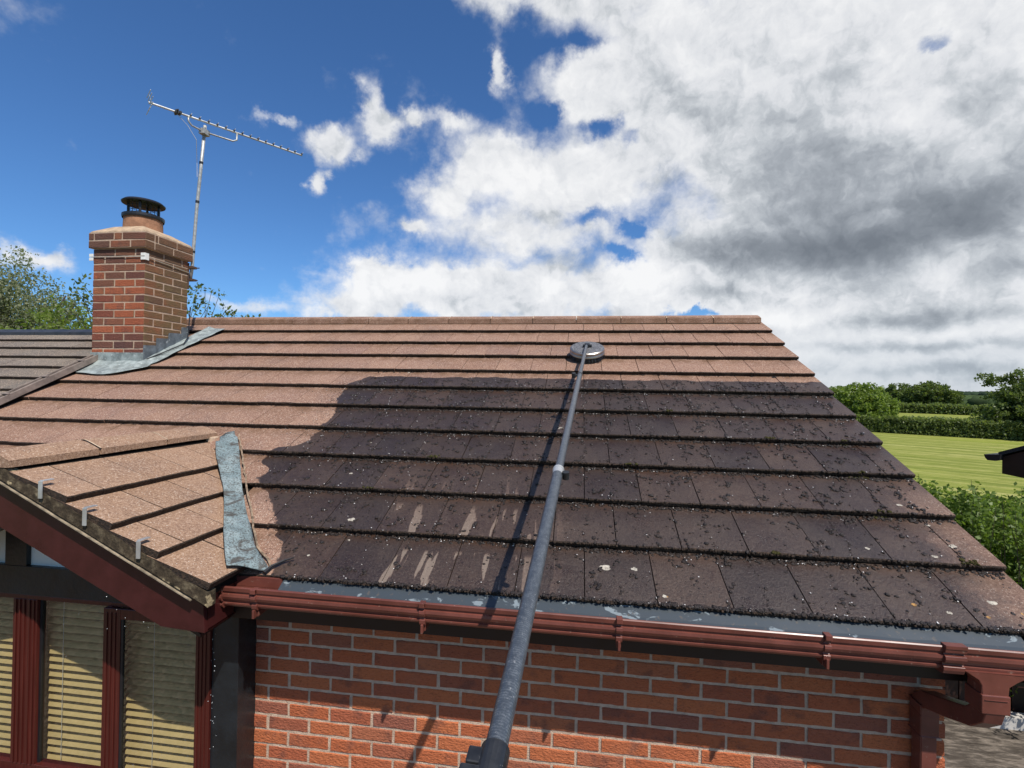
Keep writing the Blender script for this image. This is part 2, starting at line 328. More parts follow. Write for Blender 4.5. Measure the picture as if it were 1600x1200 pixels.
M_flaunch = simple('flaunching_cement', (.45, .33, .22), .9, .2, var=.25, vscale=12, bump=.7, bscale=60)
M_deck = simple('dark_underlay', (.015, .012, .01), .9, .1)
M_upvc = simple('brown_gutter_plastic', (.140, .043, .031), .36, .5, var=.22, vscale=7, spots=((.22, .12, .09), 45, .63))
M_upvc_d = simple('dark_soffit_and_shade', (.018, .008, .007), .4, .5)
def wood_material():
    m_, N = mat('rosewood_foil'); p = N.pos(); x, y, z = N.xyz(p)
    g = N.noise(N.comb(N.m('MULTIPLY', x, 130.), N.m('MULTIPLY', y, 130.), N.m('MULTIPLY', z, 3.)), 1., 4, .6)
    c = N.ramp(g, [(.3, (.045, .009, .007)), (.6, (.085, .016, .012)), (.8, (.125, .028, .018))])
    finish(N, c, .3, N.bump(g, .2, .002), .5); return m_
M_frame = wood_material()
M_barge = simple('bargeboard_maroon', (.048, .0105, .0105), .32, .5, var=.2, vscale=9, spots=((.25, .12, .09), 70, .70))
M_black = simple('black_painted_timber', (.012, .015, .018), .35, .5, var=.3, vscale=6, bump=.25, bscale=30)
M_white = simple('white_render_panel', (.74, .74, .70), .7, .3, var=.05)
M_lead = simple('lead_sheet', (.25, .285, .275), .5, .45, 0, var=.35, vscale=14, bump=.5, bscale=20, spots=((.48, .52, .50), 35, .60))
M_leadd = simple('lead_sheet_dark', (.115, .135, .15), .42, .5, 0, var=.35, vscale=18, bump=.4, bscale=24, spots=((.30, .33, .33), 28, .62))
def valley_mat():
    m_, N = mat('valley_lead'); p = N.pos()
    n = N.noise(p, 11, 5, .62); s_ = N.noise(p, 110, 3, .7); b_ = N.noise(N.vm('MULTIPLY', p, (1, 1, 3.2)), 6, 5, .65, .8)
    c = N.ramp(n, [(.25, (.145, .195, .20)), (.5, (.215, .275, .28)), (.75, (.30, .35, .345))])
    c = N.mix(N.ss(b_, .52, .62, 0, .95), c, (.085, .078, .068)); c = N.mix(N.ss(s_, .52, .38, 0, .85), c, (.06, .06, .055))
    finish(N, c, .7, N.bump(N.m('ADD', s_, n), .5, .006), .3); return m_
M_valley = valley_mat()
def tray_mat():
    m_, N = mat('eaves_tray'); p = N.pos()
    n = N.noise(N.vm('MULTIPLY', p, (1, 2, 1)), 9, 5, .6, .5)
    c = N.mix(N.ss(n, .59, .63), (.050, .062, .072), (.20, .24, .26)); c = N.mix(N.ss(N.noise(p, 50, 4), .6, .7, 0, .8), c, (.10, .09, .08))
    finish(N, c, .3, None, .5); return m_
M_tray = tray_mat()
M_alu = simple('galvanised_metal', (.62, .62, .60), .38, .5, .6, var=.15)
M_galv = simple('dull_mast', (.42, .42, .40), .45, .5, .4, var=.2, vscale=30)
M_blackm = simple('black_metal', (.012, .012, .014), .45, .5)
M_blackp = simple('black_plastic', (.02, .021, .023), .38, .5, var=.3, vscale=40, spots=((.25, .24, .23), 160, .66))
M_steel = simple('brushed_steel', (.40, .37, .34), .38, .5, .9, var=.1)
M_cable = simple('grey_cable', (.45, .46, .48), .5)
M_terra = simple('clay_flue_pot', (.33, .17, .10), .85, .2, var=.25, vscale=10, bump=.4, bscale=60)
def pole_mat():
    m_, N = mat('carbon_fibre_pole'); o = N.obj(); x, y, z = N.xyz(o)
    # object z runs along the pole: wound fibre bands with scratches
    w_ = N.new('ShaderNodeTexWave', wave_type='BANDS', bands_direction='Z'); N.put(w_.inputs[0], o); w_.inputs['Scale'].default_value = 55; w_.inputs['Distortion'].default_value = 5; w_.inputs['Detail'].default_value = 3; w_.inputs['Detail Scale'].default_value = 6
    n = N.noise(o, 60, 5, .7)
    c = N.mix(N.m('MULTIPLY', w_.outputs[1], N.ss(n, .35, .6)), (.055, .065, .078), (.13, .145, .16)); c = N.mix(N.ss(N.noise(o, 240, 3, .7), .64, .70, 0, .8), c, (.36, .36, .36))
    finish(N, c, .30, N.bump(w_.outputs[1], .15, .001), .6, .15); return m_
M_pole = pole_mat()
def glass_mat():
    m_, N = mat('window_glass'); tr = N.new('ShaderNodeBsdfTransparent'); tr.inputs[0].default_value = (.78, .79, .75, 1)
    gl = N.new('ShaderNodeBsdfGlossy'); gl.inputs['Roughness'].default_value = .02
    fr = N.new('ShaderNodeLayerWeight'); fr.inputs[0].default_value = .5
    mx = N.new('ShaderNodeMixShader'); N.l.new(N.m('MULTIPLY_ADD', N.m('POWER', fr.outputs['Facing'], 4.), .9, .17), mx.inputs[0]); N.l.new(tr.outputs[0], mx.inputs[1]); N.l.new(gl.outputs[0], mx.inputs[2])
    # dried splashes on the pane
    df = N.new('ShaderNodeBsdfDiffuse'); df.inputs[0].default_value = (.42, .44, .44, 1); p = N.pos()
    sp = N.m('MULTIPLY', N.ss(N.noise(p, 55, 6, .75, 1.2), .60, .66), N.ss(N.noise(p, 4.3, 3), .55, .62, 0, .35))
    m2 = N.new('ShaderNodeMixShader'); N.l.new(sp, m2.inputs[0]); N.l.new(mx.outputs[0], m2.inputs[1]); N.l.new(df.outputs[0], m2.inputs[2])
    o = N.new('ShaderNodeOutputMaterial'); N.l.new(m2.outputs[0], o.inputs[0]); return m_
M_glass = glass_mat()
M_slat = simple('cream_blind_slat', (.68, .52, .25), .55, .3, var=.06)
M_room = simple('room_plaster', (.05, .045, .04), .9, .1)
M_moss = simple('wet_moss_debris', (.022, .013, .009), .42, .6, var=.6, vscale=60, bump=.8, bscale=220, spots=((.16, .11, .08), 120, .68))
M_lich = simple('pale_lichen', (.44, .40, .33), .9, .2, var=.35, vscale=70, bump=.5, bscale=200, spots=((.10, .08, .07), 140, .57))
M_licho = simple('orange_lichen', (.36, .20, .07), .9, .2, var=.4, vscale=80, spots=((.12, .08, .05), 140, .54))
def leaf_mat(name, cols, tl=.5):
    m_, N = mat(name); r = N.island(); c = N.ramp(r, [(i/(len(cols)-1), q_) for i, q_ in enumerate(cols)])
    c = N.mix(N.ss(N.noise(N.pos(), .9, 3), .35, .65, .0, .45), c, tuple(x*.62 for x in cols[0]))
    d_ = N.new('ShaderNodeBsdfDiffuse'); t_ = N.new('ShaderNodeBsdfTranslucent'); g_ = N.new('ShaderNodeBsdfGlossy'); g_.inputs['Roughness'].default_value = .45
    g_.inputs[0].default_value = (.8, .8, .8, 1)
    N.l.new(c, d_.inputs[0]); N.l.new(N.mix(1., c, (1.25, 1.35, .6), 'MULTIPLY'), t_.inputs[0])
    mx = N.new('ShaderNodeMixShader'); mx.inputs[0].default_value = tl; N.l.new(d_.outputs[0], mx.inputs[1]); N.l.new(t_.outputs[0], mx.inputs[2])
    m2 = N.new('ShaderNodeMixShader'); m2.inputs[0].default_value = .02; N.l.new(mx.outputs[0], m2.inputs[1]); N.l.new(g_.outputs[0], m2.inputs[2])
    o = N.new('ShaderNodeOutputMaterial'); N.l.new(m2.outputs[0], o.inputs[0]); return m_
L_bush = leaf_mat('bush_leaves', [(.12, .19, .035), (.18, .27, .055), (.24, .34, .09), (.15, .23, .06)])
L_will = leaf_mat('willow_leaves', [(.20, .22, .13), (.26, .28, .17), (.34, .36, .24), (.17, .19, .09)])
L_spar = leaf_mat('young_leaves', [(.12, .16, .045), (.17, .22, .06), (.10, .14, .045)])
L_oak = leaf_mat('oak_leaves', [(.10, .14, .04), (.145, .19, .055), (.185, .23, .07), (.11, .15, .055)])
L_hedge = leaf_mat('hedge_leaves', [(.16, .21, .065), (.22, .27, .085), (.27, .32, .12), (.17, .205, .09)])
L_fres = leaf_mat('fresh_leaves', [(.16, .22, .045), (.22, .30, .06), (.28, .36, .09), (.14, .20, .05)])
M_bark = simple('bark', (.085, .07, .055), .9, .1, var=.3, vscale=14, bump=.6, bscale=30)

# ------------------------------------------------------------------ ground and fields
def ground():
    m_, N = mat('grassland'); p = N.pos(); n = N.noise(p, .05, 5, .6)
    finish(N, N.ramp(n, [(.3, (.07, .105, .03)), (.6, (.12, .15, .04)), (.8, (.16, .17, .06))]), .95, None, .1)
    g = M(); s_ = 6000; g.add([(-s_, -s_, GROUND), (s_, -s_, GROUND), (s_, s_, GROUND), (-s_, s_, GROUND)], [(0, 1, 2, 3)])
    g.build('ground', m_, kind='structure')
    # mown field: rows of cut grass running across the line of sight
    m_, N = mat('mown_field'); p = N.pos(); x, y, z = N.xyz(p); k = R(34)
    d_ = N.m('ADD', N.m('MULTIPLY', x, math.sin(k)), N.m('MULTIPLY', y, math.cos(k))); c_ = N.m('SUBTRACT', N.m('MULTIPLY', x, math.cos(k)), N.m('MULTIPLY', y, math.sin(k)))
    q = N.comb(N.m('MULTIPLY', c_, .05), N.m('MULTIPLY', d_, 1.15), 0.)
    s1 = N.noise(q, 1., 4, .7, .3); s2 = N.noise(N.comb(N.m('MULTIPLY', c_, .9), N.m('MULTIPLY', d_, 2.2), 0.), 1.3, 5, .7); s3 = N.noise(p, .12, 3)
    c = N.ramp(s1, [(.34, (.14, .175, .035)), (.47, (.235, .26, .055)), (.56, (.31, .315, .085)), (.68, (.41, .39, .15))])
    c = N.mix(N.ss(s2, .55, .38, 0, .45), c, (.12, .17, .015)); c = N.mix(N.ss(s3, .5, .7, 0, .3), c, (.30, .34, .05))
    finish(N, c, .95, N.bump(N.m('ADD', s1, s2), .6, .3), .1)
    def sheet(name, az0, az1, d0, d1, mt, z, **kw):
        g = M(); vs = []; n = 12
        for i in range(n+1):
            az = R(az0+(az1-az0)*i/n); vs += [(math.sin(az)*d0/math.cos(az-k), math.cos(az)*d0/math.cos(az-k), z), (math.sin(az)*d1/math.cos(az-k), math.cos(az)*d1/math.cos(az-k), z)]
        g.add(vs, [(2*i, 2*i+1, 2*i+3, 2*i+2) for i in range(n)]); g.build(name, mt, kind='structure', **kw)
    sheet('mown_field', 8, 62, 9.5, 47.6, m_, GROUND+.004)
    sheet('far_field', 8, 62, 48.5, 98, m_, GROUND+.008)
    # paving beside the house
    m_, N = mat('weathered_paving'); p = N.pos(); n = N.noise(N.vm('MULTIPLY', p, (1, 3.5, 1)), 6, 6, .65, .4)
    finish(N, N.ramp(n, [(.3, (.035, .028, .022)), (.5, (.10, .085, .07)), (.62, (.20, .17, .14)), (.8, (.32, .28, .24))]), .9, N.bump(n, .6, .02), .2)
    g = M(); g.add([(1.6, -8, GROUND+.012), (4.6, -8, GROUND+.012), (4.6, 9.0, GROUND+.012), (1.6, 9.0, GROUND+.012)], [(0, 1, 2, 3)]); g.build('path', m_, kind='structure')
    m_, N = mat('gravel_drive'); p = N.pos(); n = N.vor(p, 26, out=1); n2 = N.noise(p, 40, 4, .7)
    finish(N, N.mix(N.ss(n2, .35, .7), N.ramp(N.xyz(n)[0], [(0, (.11, .07, .04)), (.5, (.20, .14, .085)), (1, (.30, .22, .15))]), (.05, .035, .02)), .9, N.bump(N.vor(p, 26), .8, .02), .2)
    g = M(); g.add([(-14, -12, GROUND+.006), (1.55, -12, GROUND+.006), (1.55, 2.3, GROUND+.006), (-14, 2.3, GROUND+.006)], [(0, 1, 2, 3)]); g.build('gravel_drive', m_, kind='structure')
ground()

# ------------------------------------------------------------------ the bungalow
bung = empty('bungalow', (0, DN, GROUND), label='brick bungalow with brown concrete tiled roof, chimney and small front gable', category='house')
OFF = Vector(bung.location)
def part(g, name, mats, parent=None, **kw):
    """a part whose coordinates are given in world space, parented to the bungalow (or one of its parts)"""
    par = parent or bung
    base = OFF if par is bung or par.get('shift') else OFF
    o = g.build(name, mats, par, **kw)
    o.location = -OFF if par is bung else (0, 0, 0)
    return o
def wpart(name, me, parent, mw, **kw):
    """a piece with its own placement mw (world) under a part that sits at world origin"""
    o = bpy.data.objects.new(name, me); C.objects.link(o); o.parent = parent; o.matrix_basis = mw
    for k, v in kw.items(): o[k] = v
    return o

# roof body under the tiles
roof = M()
def slab(g, u0, u1, v0, v1, w0, w1): g.hexa([RF(u, v, w) for w in (w0, w1) for v in (v0, v1) for u in (u0, u1)])
slab(roof, -1.46, UV-.03, .04, 3.62, -.12, -.042); slab(roof, -4.74, -1.46, .29, 3.62, -.12, -.042)
bk = RF(0, 3.66, -.03)
roof.hexa([(x, y, z) for (dy, dz) in ((0, 0), (0, .03)) for (y, z) in ((bk.y+dy, bk.z-.03+dz), (bk.y+3.2, bk.z-.03-1.62+dz)) for x in (-4.66, UV)])
roof_o = part(roof, 'main_roof', M_deck)
def make_tile(seed, wd, ln, th=.024, drop=.031, g_=G, nseg=5, mats=(M_tile, M_nose), sd=0):
    rs = random.Random(seed); g = M(); cols = []
    for i in range(nseg+1):
        x = wd*i/nseg; j = rs.uniform(-.0022, .0022) if 0 < i < nseg else rs.uniform(-.001, .001); zj = rs.uniform(-.0012, .0008)
        cols.append([(x, ln, -drop*ln/g_), (x, .005+j, zj), (x, j, -.004+zj), (x, j*.6+.001, -th), (x, .03, -th-.004), ])
    vs = [p for c_ in cols for p in c_]; k = 5
    for i in range(nseg):
        for jj in range(k-1):
            g.add([cols[i][jj], cols[i+1][jj], cols[i+1][jj+1], cols[i][jj+1]], [(0, 3, 2, 1)][:1], 0 if jj < 1 else 1)
    for c_ in (cols[0], cols[-1]):
        f = [c_[0], c_[1], c_[2], c_[3], (c_[3][0], ln, -drop*ln/g_-th)]; g.add(f, [(0, 1, 2, 3, 4) if c_ is cols[0] else (4, 3, 2, 1, 0)], sd)
    return g.mesh('roof_tile', list(mats))
tiles = [make_tile(i, TW-.0045, G+.075) for i in range(6)]
rot = Matrix.Rotation(RP, 4, 'X')
CHX0, CHX1, CHY0, CHY1 = -4.731, -4.161, 4.18, 4.70
half_tile = make_tile(31, TW*.5-.0045, G+.075)
for k in range(0, 12):
    v = (11-k)*G
    if k == 0: continue
    ph = 0 if k % 2 else .15
    n = 0
    while True:
        if ph and n == 0: ur, wd, me = UV, .15, half_tile
        else: ur = UV-ph-(n-(1 if ph else 0))*TW; wd = TW; me = random.choice(tiles)
        ul = ur-wd; n += 1
        if ur < -4.72: break
        vx = valley_x(v)
        if ur < vx-.06 and v < .9:
            if ul > 2*GRX-vx+.05: continue
            if k == 11 and ur > -3.75: continue
        if k == 11 and -3.8 < ul < -1.80: continue
        if k <= 3 and CHX0+.03 < ul and ur < CHX1-.03 and v > 2.5: continue      # under the chimney
        if k == 4 and False: continue
        P = RF(ul+.002, v+random.uniform(-.003, .003), random.uniform(-.0012, .0012))
        mw = Matrix.Translation(P) @ rot @ Matrix.Rotation(random.uniform(-.0035, .0035), 4, 'Z') @ Matrix.Rotation(random.uniform(-.002, .002), 4, 'Y')
        wpart('tile', me, roof_o, mw)
# last row up to the ridge
# ridge tiles
def ridge_mesh(L_, r_, h_, seed, n=10, joint=True):
    g = M(); rs = random.Random(seed)
    prof = [(y_, h_-.48*(math.sqrt(y_*y_+.03**2)-.03)) for y_ in [-r_*math.cos(math.pi*i/n) for i in range(n+1)]]
    prof = [(-r_, -.03)]+prof+[(r_, -.03)]
    nx = 5; vs = []
    for j in range(nx+1):
        x = L_*j/nx; vs += [(x, a_, b_+rs.uniform(-.0008, .0008)) for a_, b_ in prof]
    m_ = len(prof); g.add(vs, [(j*m_+i, j*m_+i+1, (j+1)*m_+i+1, (j+1)*m_+i) for j in range(nx) for i in range(m_-1)])
    g.add(vs[:m_], [tuple(range(m_))[::-1]]); g.add(vs[-m_:], [tuple(range(m_))])
    return g.mesh('ridge_tile', [M_tile, M_cement])
rb = RF(0, 3.52, 0)
rm = [ridge_mesh(.456, .125, .066, i) for i in range(3)]
x = UV-.02; i = 0
rc = Vector((0, rb.y+.125, rb.z+.012))
xs = []
while x > -4.3:
    x -= .4635; xs.append(x)
    wpart('ridge_tile', rm[i % 3], roof_o, Matrix.Translation((x, rc.y, rc.z+random.uniform(-.002, .003))) @ Matrix.Rotation(random.uniform(-.004, .004), 4, 'Z')); i += 1
g = M(); 
for xj in xs[:9]: g.add([(xj-.004+dx, rc.y+y_, rc.z+.0695-.48*(math.sqrt(y_*y_+.0009)-.03)) for y_ in (-.12, -.06, -.02, .02, .06, .12) for dx in (0, .008)], [(2*i, 2*i+1, 2*i+3, 2*i+2) for i in range(5)])
g.box(-4.3, UV-.03, rc.y-.11, rc.y+.11, rc.z-.06, rc.z+.0)
part(g, 'mortar_bedding', M_cement, roof_o, kind='stuff')

# eaves tray, fascia, soffit
g = M()
xs_ = np.linspace(-1.335, 1.66, 40); vs = []
for q in xs_: 
    j = random.uniform(-.002, .002); vs += [(q, 2.105, -.900), (q, 2.055+j, -.934+j), (q, 2.005, -.962+j)]
g.add(vs, [(3*i+j, 3*i+j+1, 3*i+j+4, 3*i+j+3) for i in range(len(xs_)-1) for j in range(2)])
part(g, 'eaves_tray', M_tray)
g = M(); g.box(-1.60, 1.83, 2.082, 2.098, -1.000, -.942); part(g, 'fascia_board', M_upvc, bevel=.002)
g = M(); g.box(-1.60, -1.338, 2.0815, 2.0985, -.9415, -.897); part(g, 'fascia_end_board', M_upvc, bevel=.001)
g = M(); g.box(-1.60, 1.57, 2.0825, 2.0985, -1.088, -1.002); part(g, 'fascia_shade_strip', M_upvc_d)  # lower fascia in near-black: shade under the gutter put into its colour
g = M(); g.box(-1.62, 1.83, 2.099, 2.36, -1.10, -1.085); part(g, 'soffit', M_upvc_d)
# verge cap and gable side of the right-hand end
g = M(); slab(g, UV-.045, UV-.022, .0, 3.6, -.16, -.032); part(g, 'verge_undercloak', M_cement)
g = M(); slab(g, UV-.075, UV-.047, .0, 3.6, -.32, -.10); part(g, 'verge_board', M_upvc)

# gutter (profile swept along the eave) with brackets, union, stop end and outlet
prof = [(2.074, -.950), (2.07, -.985), (2.05, -1.004), (2.000, -1.005), (1.982, -1.001), (1.975, -.992), (1.974, -.985), (1.984, -.981), (1.984, -.972), (1.968, -.967), (1.963, -.955), (1.965, -.944), (1.978, -.940), (1.978, -.934), (1.966, -.931), (1.964, -.915), (1.968, -.911), (1.974, -.911), (1.975, -.918)]
inner = [(1.984, -.925), (1.988, -.965), (1.996, -.992), (2.045, -.993), (2.062, -.98), (2.064, -.950)]
prof = [(y+.014*(2.075-y)/.11, z) for y, z in prof]
ring = prof+inner
def sweep(g, x0, x1, pr, dz=0, sag=.012):
    # slight fall toward the outlet at the right
    a_ = [(x0, y, z+.007-(x0+1.55)/3.2*sag) for y, z in pr]; b_ = [(x1, y, z+.007-(x1+1.55)/3.2*sag) for y, z in pr]; n = len(pr)
    g.add(a_+b_, [(i, (i+1) % n, n+(i+1) % n, n+i) for i in range(n)]); return a_, b_
g = M(); sweep(g, -1.56, 1.83, ring)
gut = part(g, 'gutter', M_upvc)
bf = [(y-.004 if y < 2.0 else y+.002, z-(.005 if z < -1.0 else 0)) for y, z in prof]
def band(x0, x1, name, ex=.0, par=gut, lip=True):
    g = M(); pr = [(y-ex if y < 2.02 else y, z-(ex if z < -.99 else 0)) for y, z in bf]
    a_, b_ = sweep(g, x0, x1, pr+[(1.995, -.930), (2.06, -.955)]); n = len(a_)
    g.add(a_, [tuple(range(n))]); g.add(b_, [tuple(range(n))[::-1]])
    if lip:
        g.box(x0-.001, x1+.001, 1.966, 1.995, -.921, -.907)
    return part(g, name, M_upvc, par, bevel=.0015)
for bx in (-1.40, -.635, .172, .935):
    g = M(); pr = [(y-.006 if y < 2.0 else y, z-(.008 if z < -.99 else 0)) for y, z in prof]
    a_, b_ = sweep(g, bx-.012, bx+.012, pr+[(1.995, -.930), (2.06, -.955)]); n = len(a_); g.add(a_, [tuple(range(n))]); g.add(b_, [tuple(range(n))[::-1]])
    g.box(bx-.012, bx+.012, 1.966, 1.998, -.925, -.905); g.box(bx-.005, bx+.005, 1.974, 1.996, -1.035, -.998)
    g.box(bx-.009, bx+.009, 2.0, 2.075, -1.035, -1.012)
    part(g, 'bracket', M_upvc, gut, bevel=.002)
band(1.325, 1.395, 'union', .006)
g = M(); pr = [(y-.004, z) for y, z in prof]; n = len(pr); g.add([(-1.575, y, z) for y, z in pr]+[(-1.552, y, z+.0) for y, z in pr], [tuple(range(n)), tuple(range(n, 2*n))[::-1]]+[(i, (i+1) % n, n+(i+1) % n, n+i) for i in range(n)])
part(g, 'stop_end', M_upvc, gut, bevel=.002)
# running outlet: flared body below the gutter, square spigot, offset and downpipe
g = M()
y0, y1 = 1.985, 2.05
bw = [(1.395, 1.60, -.998), (1.415, 1.585, -1.012), (1.438, 1.562, -1.026), (1.448, 1.537, -1.045), (1.448, 1.532, -1.092)]
vs = []; y0, y1 = 1.976, 2.045
for x0, x1, z in bw: vs += [(x0, y0, z), (x1, y0, z), (x1, y1, z), (x0, y1, z)]
g.add(vs, [(4*i+j, 4*i+(j+1) % 4, 4*i+4+(j+1) % 4, 4*i+4+j) for i in range(len(bw)-1) for j in range(4)]+[(0, 1, 2, 3), tuple(range(len(vs)-4, len(vs)))[::-1]])
part(g, 'outlet', M_upvc, gut, bevel=.0025)
g = M(); g.box(1.444, 1.536, 1.970, 2.051, -1.142, -1.075); part(g, 'outlet_socket', M_upvc, gut, bevel=.003)
g = M()   # swan-neck from the outlet back to the wall
def sqtube(g, path, w, d, right=(1, 0, 0)):
    P = [Vector(p) for p in path]; vs = []
    for i, p in enumerate(P):
        t = (P[min(i+1, len(P)-1)]-P[max(i-1, 0)]).normalized(); rr = Vector(right); rr = (rr-t*rr.dot(t)).normalized(); up_ = rr.cross(t).normalized()
        vs += [p-rr*w/2-up_*d/2, p+rr*w/2-up_*d/2, p+rr*w/2+up_*d/2, p-rr*w/2+up_*d/2]
    g.add(vs, [(4*i+j, 4*i+(j+1) % 4, 4*i+4+(j+1) % 4, 4*i+4+j) for i in range(len(P)-1) for j in range(4)]+[(0, 1, 2, 3), tuple(range(len(vs)-4, len(vs)))[::-1]])
sqtube(g, [(1.490, 2.003, -1.09), (1.490, 2.003, -1.13), (1.489, 2.012, -1.165), (1.485, 2.05, -1.20), (1.478, 2.17, -1.245), (1.470, 2.265, -1.275), (1.468, 2.295, -1.30), (1.468, 2.30, -1.34)], .066, .066)
dp = part(g, 'downpipe', M_upvc, bevel=.004)
g = M(); sqtube(g, [(1.468, 2.30, -1.32), (1.468, 2.30, GROUND+.1)], .062, .062); part(g, 'lower_pipe', M_upvc, dp, bevel=.004)
g = M(); sqtube(g, [(1.468, 2.30, -1.30), (1.468, 2.30, -1.43)], .072, .072); part(g, 'socket', M_upvc, dp, bevel=.003)

# ---- brick wall
BX0, BX1, DW, HB, UB = -1.64, 1.575, 2.3449, -1.2643, -1.5642
g = M(); g.box(BX0, BX1-.006, DW+.0032, DW+.25, -2.32, -1.02); wall = part(g, 'brick_wall', M_mortar)
def brickwork_mat(ax=0):
    m_, N = mat('far_brickwork'); p = N.pos(); x, y, z = N.xyz(p)
    b = N.new('ShaderNodeTexBrick'); N.put(b.inputs['Vector'], N.comb(x if ax == 0 else y, z, 0.)); b.inputs['Scale'].default_value = 1; b.inputs['Brick Width'].default_value = .225; b.inputs['Row Height'].default_value = .075; b.inputs['Mortar Size'].default_value = .005
    b.inputs['Color1'].default_value = (.42, .12, .055, 1); b.inputs['Color2'].default_value = (.25, .08, .05, 1); b.inputs['Mortar'].default_value = (.45, .38, .31, 1)
    finish(N, b.outputs[0], .85, N.bump(N.m('ADD', N.m('MULTIPLY', b.outputs[1], -1.), N.m('MULTIPLY', N.noise(p, 70, 4), .3)), .6, .01), .2); return m_
M_bw0, M_bw1 = brickwork_mat(0), brickwork_mat(1)
g = M(); g.box(-4.75, -3.91, 2.36, 2.6, GROUND, -1.0); part(g, 'left_brickwork', M_bw0, wall)
g = M(); g.box(BX0, BX1, DW, DW+.25, GROUND, -2.322); part(g, 'lower_brickwork', M_bw0, wall)
g = M(); g.box(BX1-.25, BX1-.004, DW+.252, 8.3, GROUND, -1.0); g.box(-1.30, -1.20, DW+.26, 8.2, GROUND, -1.1); part(g, 'side_brickwork', M_bw1, wall)
def brick_mesh(w, h, d, seed, mats):
    rs = random.Random(seed); g = M(); j = lambda s_=.0018: rs.uniform(-s_, s_)
    nx = max(2, int(w/.03)); top = []; bot = []
    f = []; e_ = .004
    rows = []
    for z, ins in ((0, e_), (e_, 0), (h-e_, 0), (h, e_)):
        row = [(0 if i == 0 else w*i/nx if i < nx else w) for i in range(nx+1)]
        rows.append([(xx+j(.0012), ins+(j(.0008)), z+j(.0016)) for xx in row])
    vs = [p for r_ in rows for p in r_]; n = nx+1
    fs = [(r_*n+i, r_*n+i+1, (r_+1)*n+i+1, (r_+1)*n+i) for r_ in range(3) for i in range(nx)]
    g.add(vs, fs)
    A = [rows[0][0], rows[0][-1], rows[3][0], rows[3][-1]]; B_ = [(p[0], d, p[2]) for p in A]
    g.add(A+B_, [(0, 4, 5, 1), (2, 3, 7, 6), (0, 2, 6, 4), (1, 5, 7, 3)])
    return g.mesh('brick', mats)
full = [brick_mesh(.211, .0635, .09, i, [M_brick]) for i in range(6)]
for r_ in range(-2, 14):
    zb = HB-.075*(r_+1)+.00525
    ph = 0 if r_ % 2 == 0 else .1125
    n = -2
    while True:
        x0 = UB+ph+.225*n+.007; x1 = x0+.211; n += 1
        if x0 > BX1-.02: break
        if x1 < BX0+.03: continue
        me = random.choice(full); xa, xb = max(x0, BX0), min(x1, BX1)
        if xb-xa < .2: me = brick_mesh(xb-xa, .0645, .09, 100+n+r_, [M_brick])
        wpart('brick', me, wall, Matrix.Translation((xa+random.uniform(-.0015, .0015), DW+random.uniform(-.0018, .0012), zb+random.uniform(-.0008, .0008))))

# ---- small front gable
YV = 1.862
gt = M()
for s_ in (1, -1):
    def gp(x, y, w): return Vector((GRX+s_*(x-GRX), y, gz(x)+w))
    gt.hexa([gp(x, y, w) for w in (-.10, -.045) for y in (YV+.05, 3.3 if s_ > 0 else 3.3) for x in ((GRX, -1.56))] if s_ > 0 else [gp(x, y, w) for w in (-.10, -.045) for y in (YV+.05, 3.3) for x in ((-1.56, GRX))])
groof = part(gt, 'gable_roof', M_deck)
GA = math.atan(GS); GG = .2325/math.cos(GA)
gm = [make_tile(50+i, .2605, GG+.06, g_=GG, drop=.033, th=.031, mats=(M_gtile, M_nose), sd=1) for i in range(4)]
def gtile(me, xn, y, side=1):
    # local x -> +Y, local y -> up the slope (towards the ridge)
    ex = Vector((0, 1, 0)); ey = Vector((-math.cos(GA), 0, math.sin(GA))); ez = ex.cross(ey)
    mw = Matrix(((ex.x, ey.x, ez.x, xn), (ex.y, ey.y, ez.y, y), (ex.z, ey.z, ez.z, gz(xn)), (0, 0, 0, 1)))
    mw = mw @ Matrix.Rotation(random.uniform(-.006, .006), 4, 'Z') @ Matrix.Rotation(random.uniform(-.004, .004), 4, 'Y')
    if side < 0:
        mw = Matrix.Translation((2*GRX, 0, 0)) @ Matrix.Diagonal((-1, 1, 1, 1)) @ mw
    wpart('tile', me, groof, mw)
noses = [(-2.208, 2.03), (-1.985, 2.13), (-1.757, 2.0), (-1.512, 2.13)]
for ci, (xn, yj) in enumerate(noses):
    fw_ = yj-YV-.0045
    gtile(make_tile(70+ci, fw_, GG+.06, g_=GG, drop=.033, th=.031, mats=(M_gtile, M_nose), sd=1), xn, YV)
    gtile(make_tile(80+ci, fw_, GG+.06, g_=GG, drop=.033, th=.031, mats=(M_gtile, M_nose), sd=1), xn, YV, -1)
    y = yj; ymax = 2.0866+(gz(xn)-H0)*CS/SN+.12
    while y < ymax:
        gtile(random.choice(gm), xn, y); gtile(random.choice(gm), xn, y, -1); y += .265
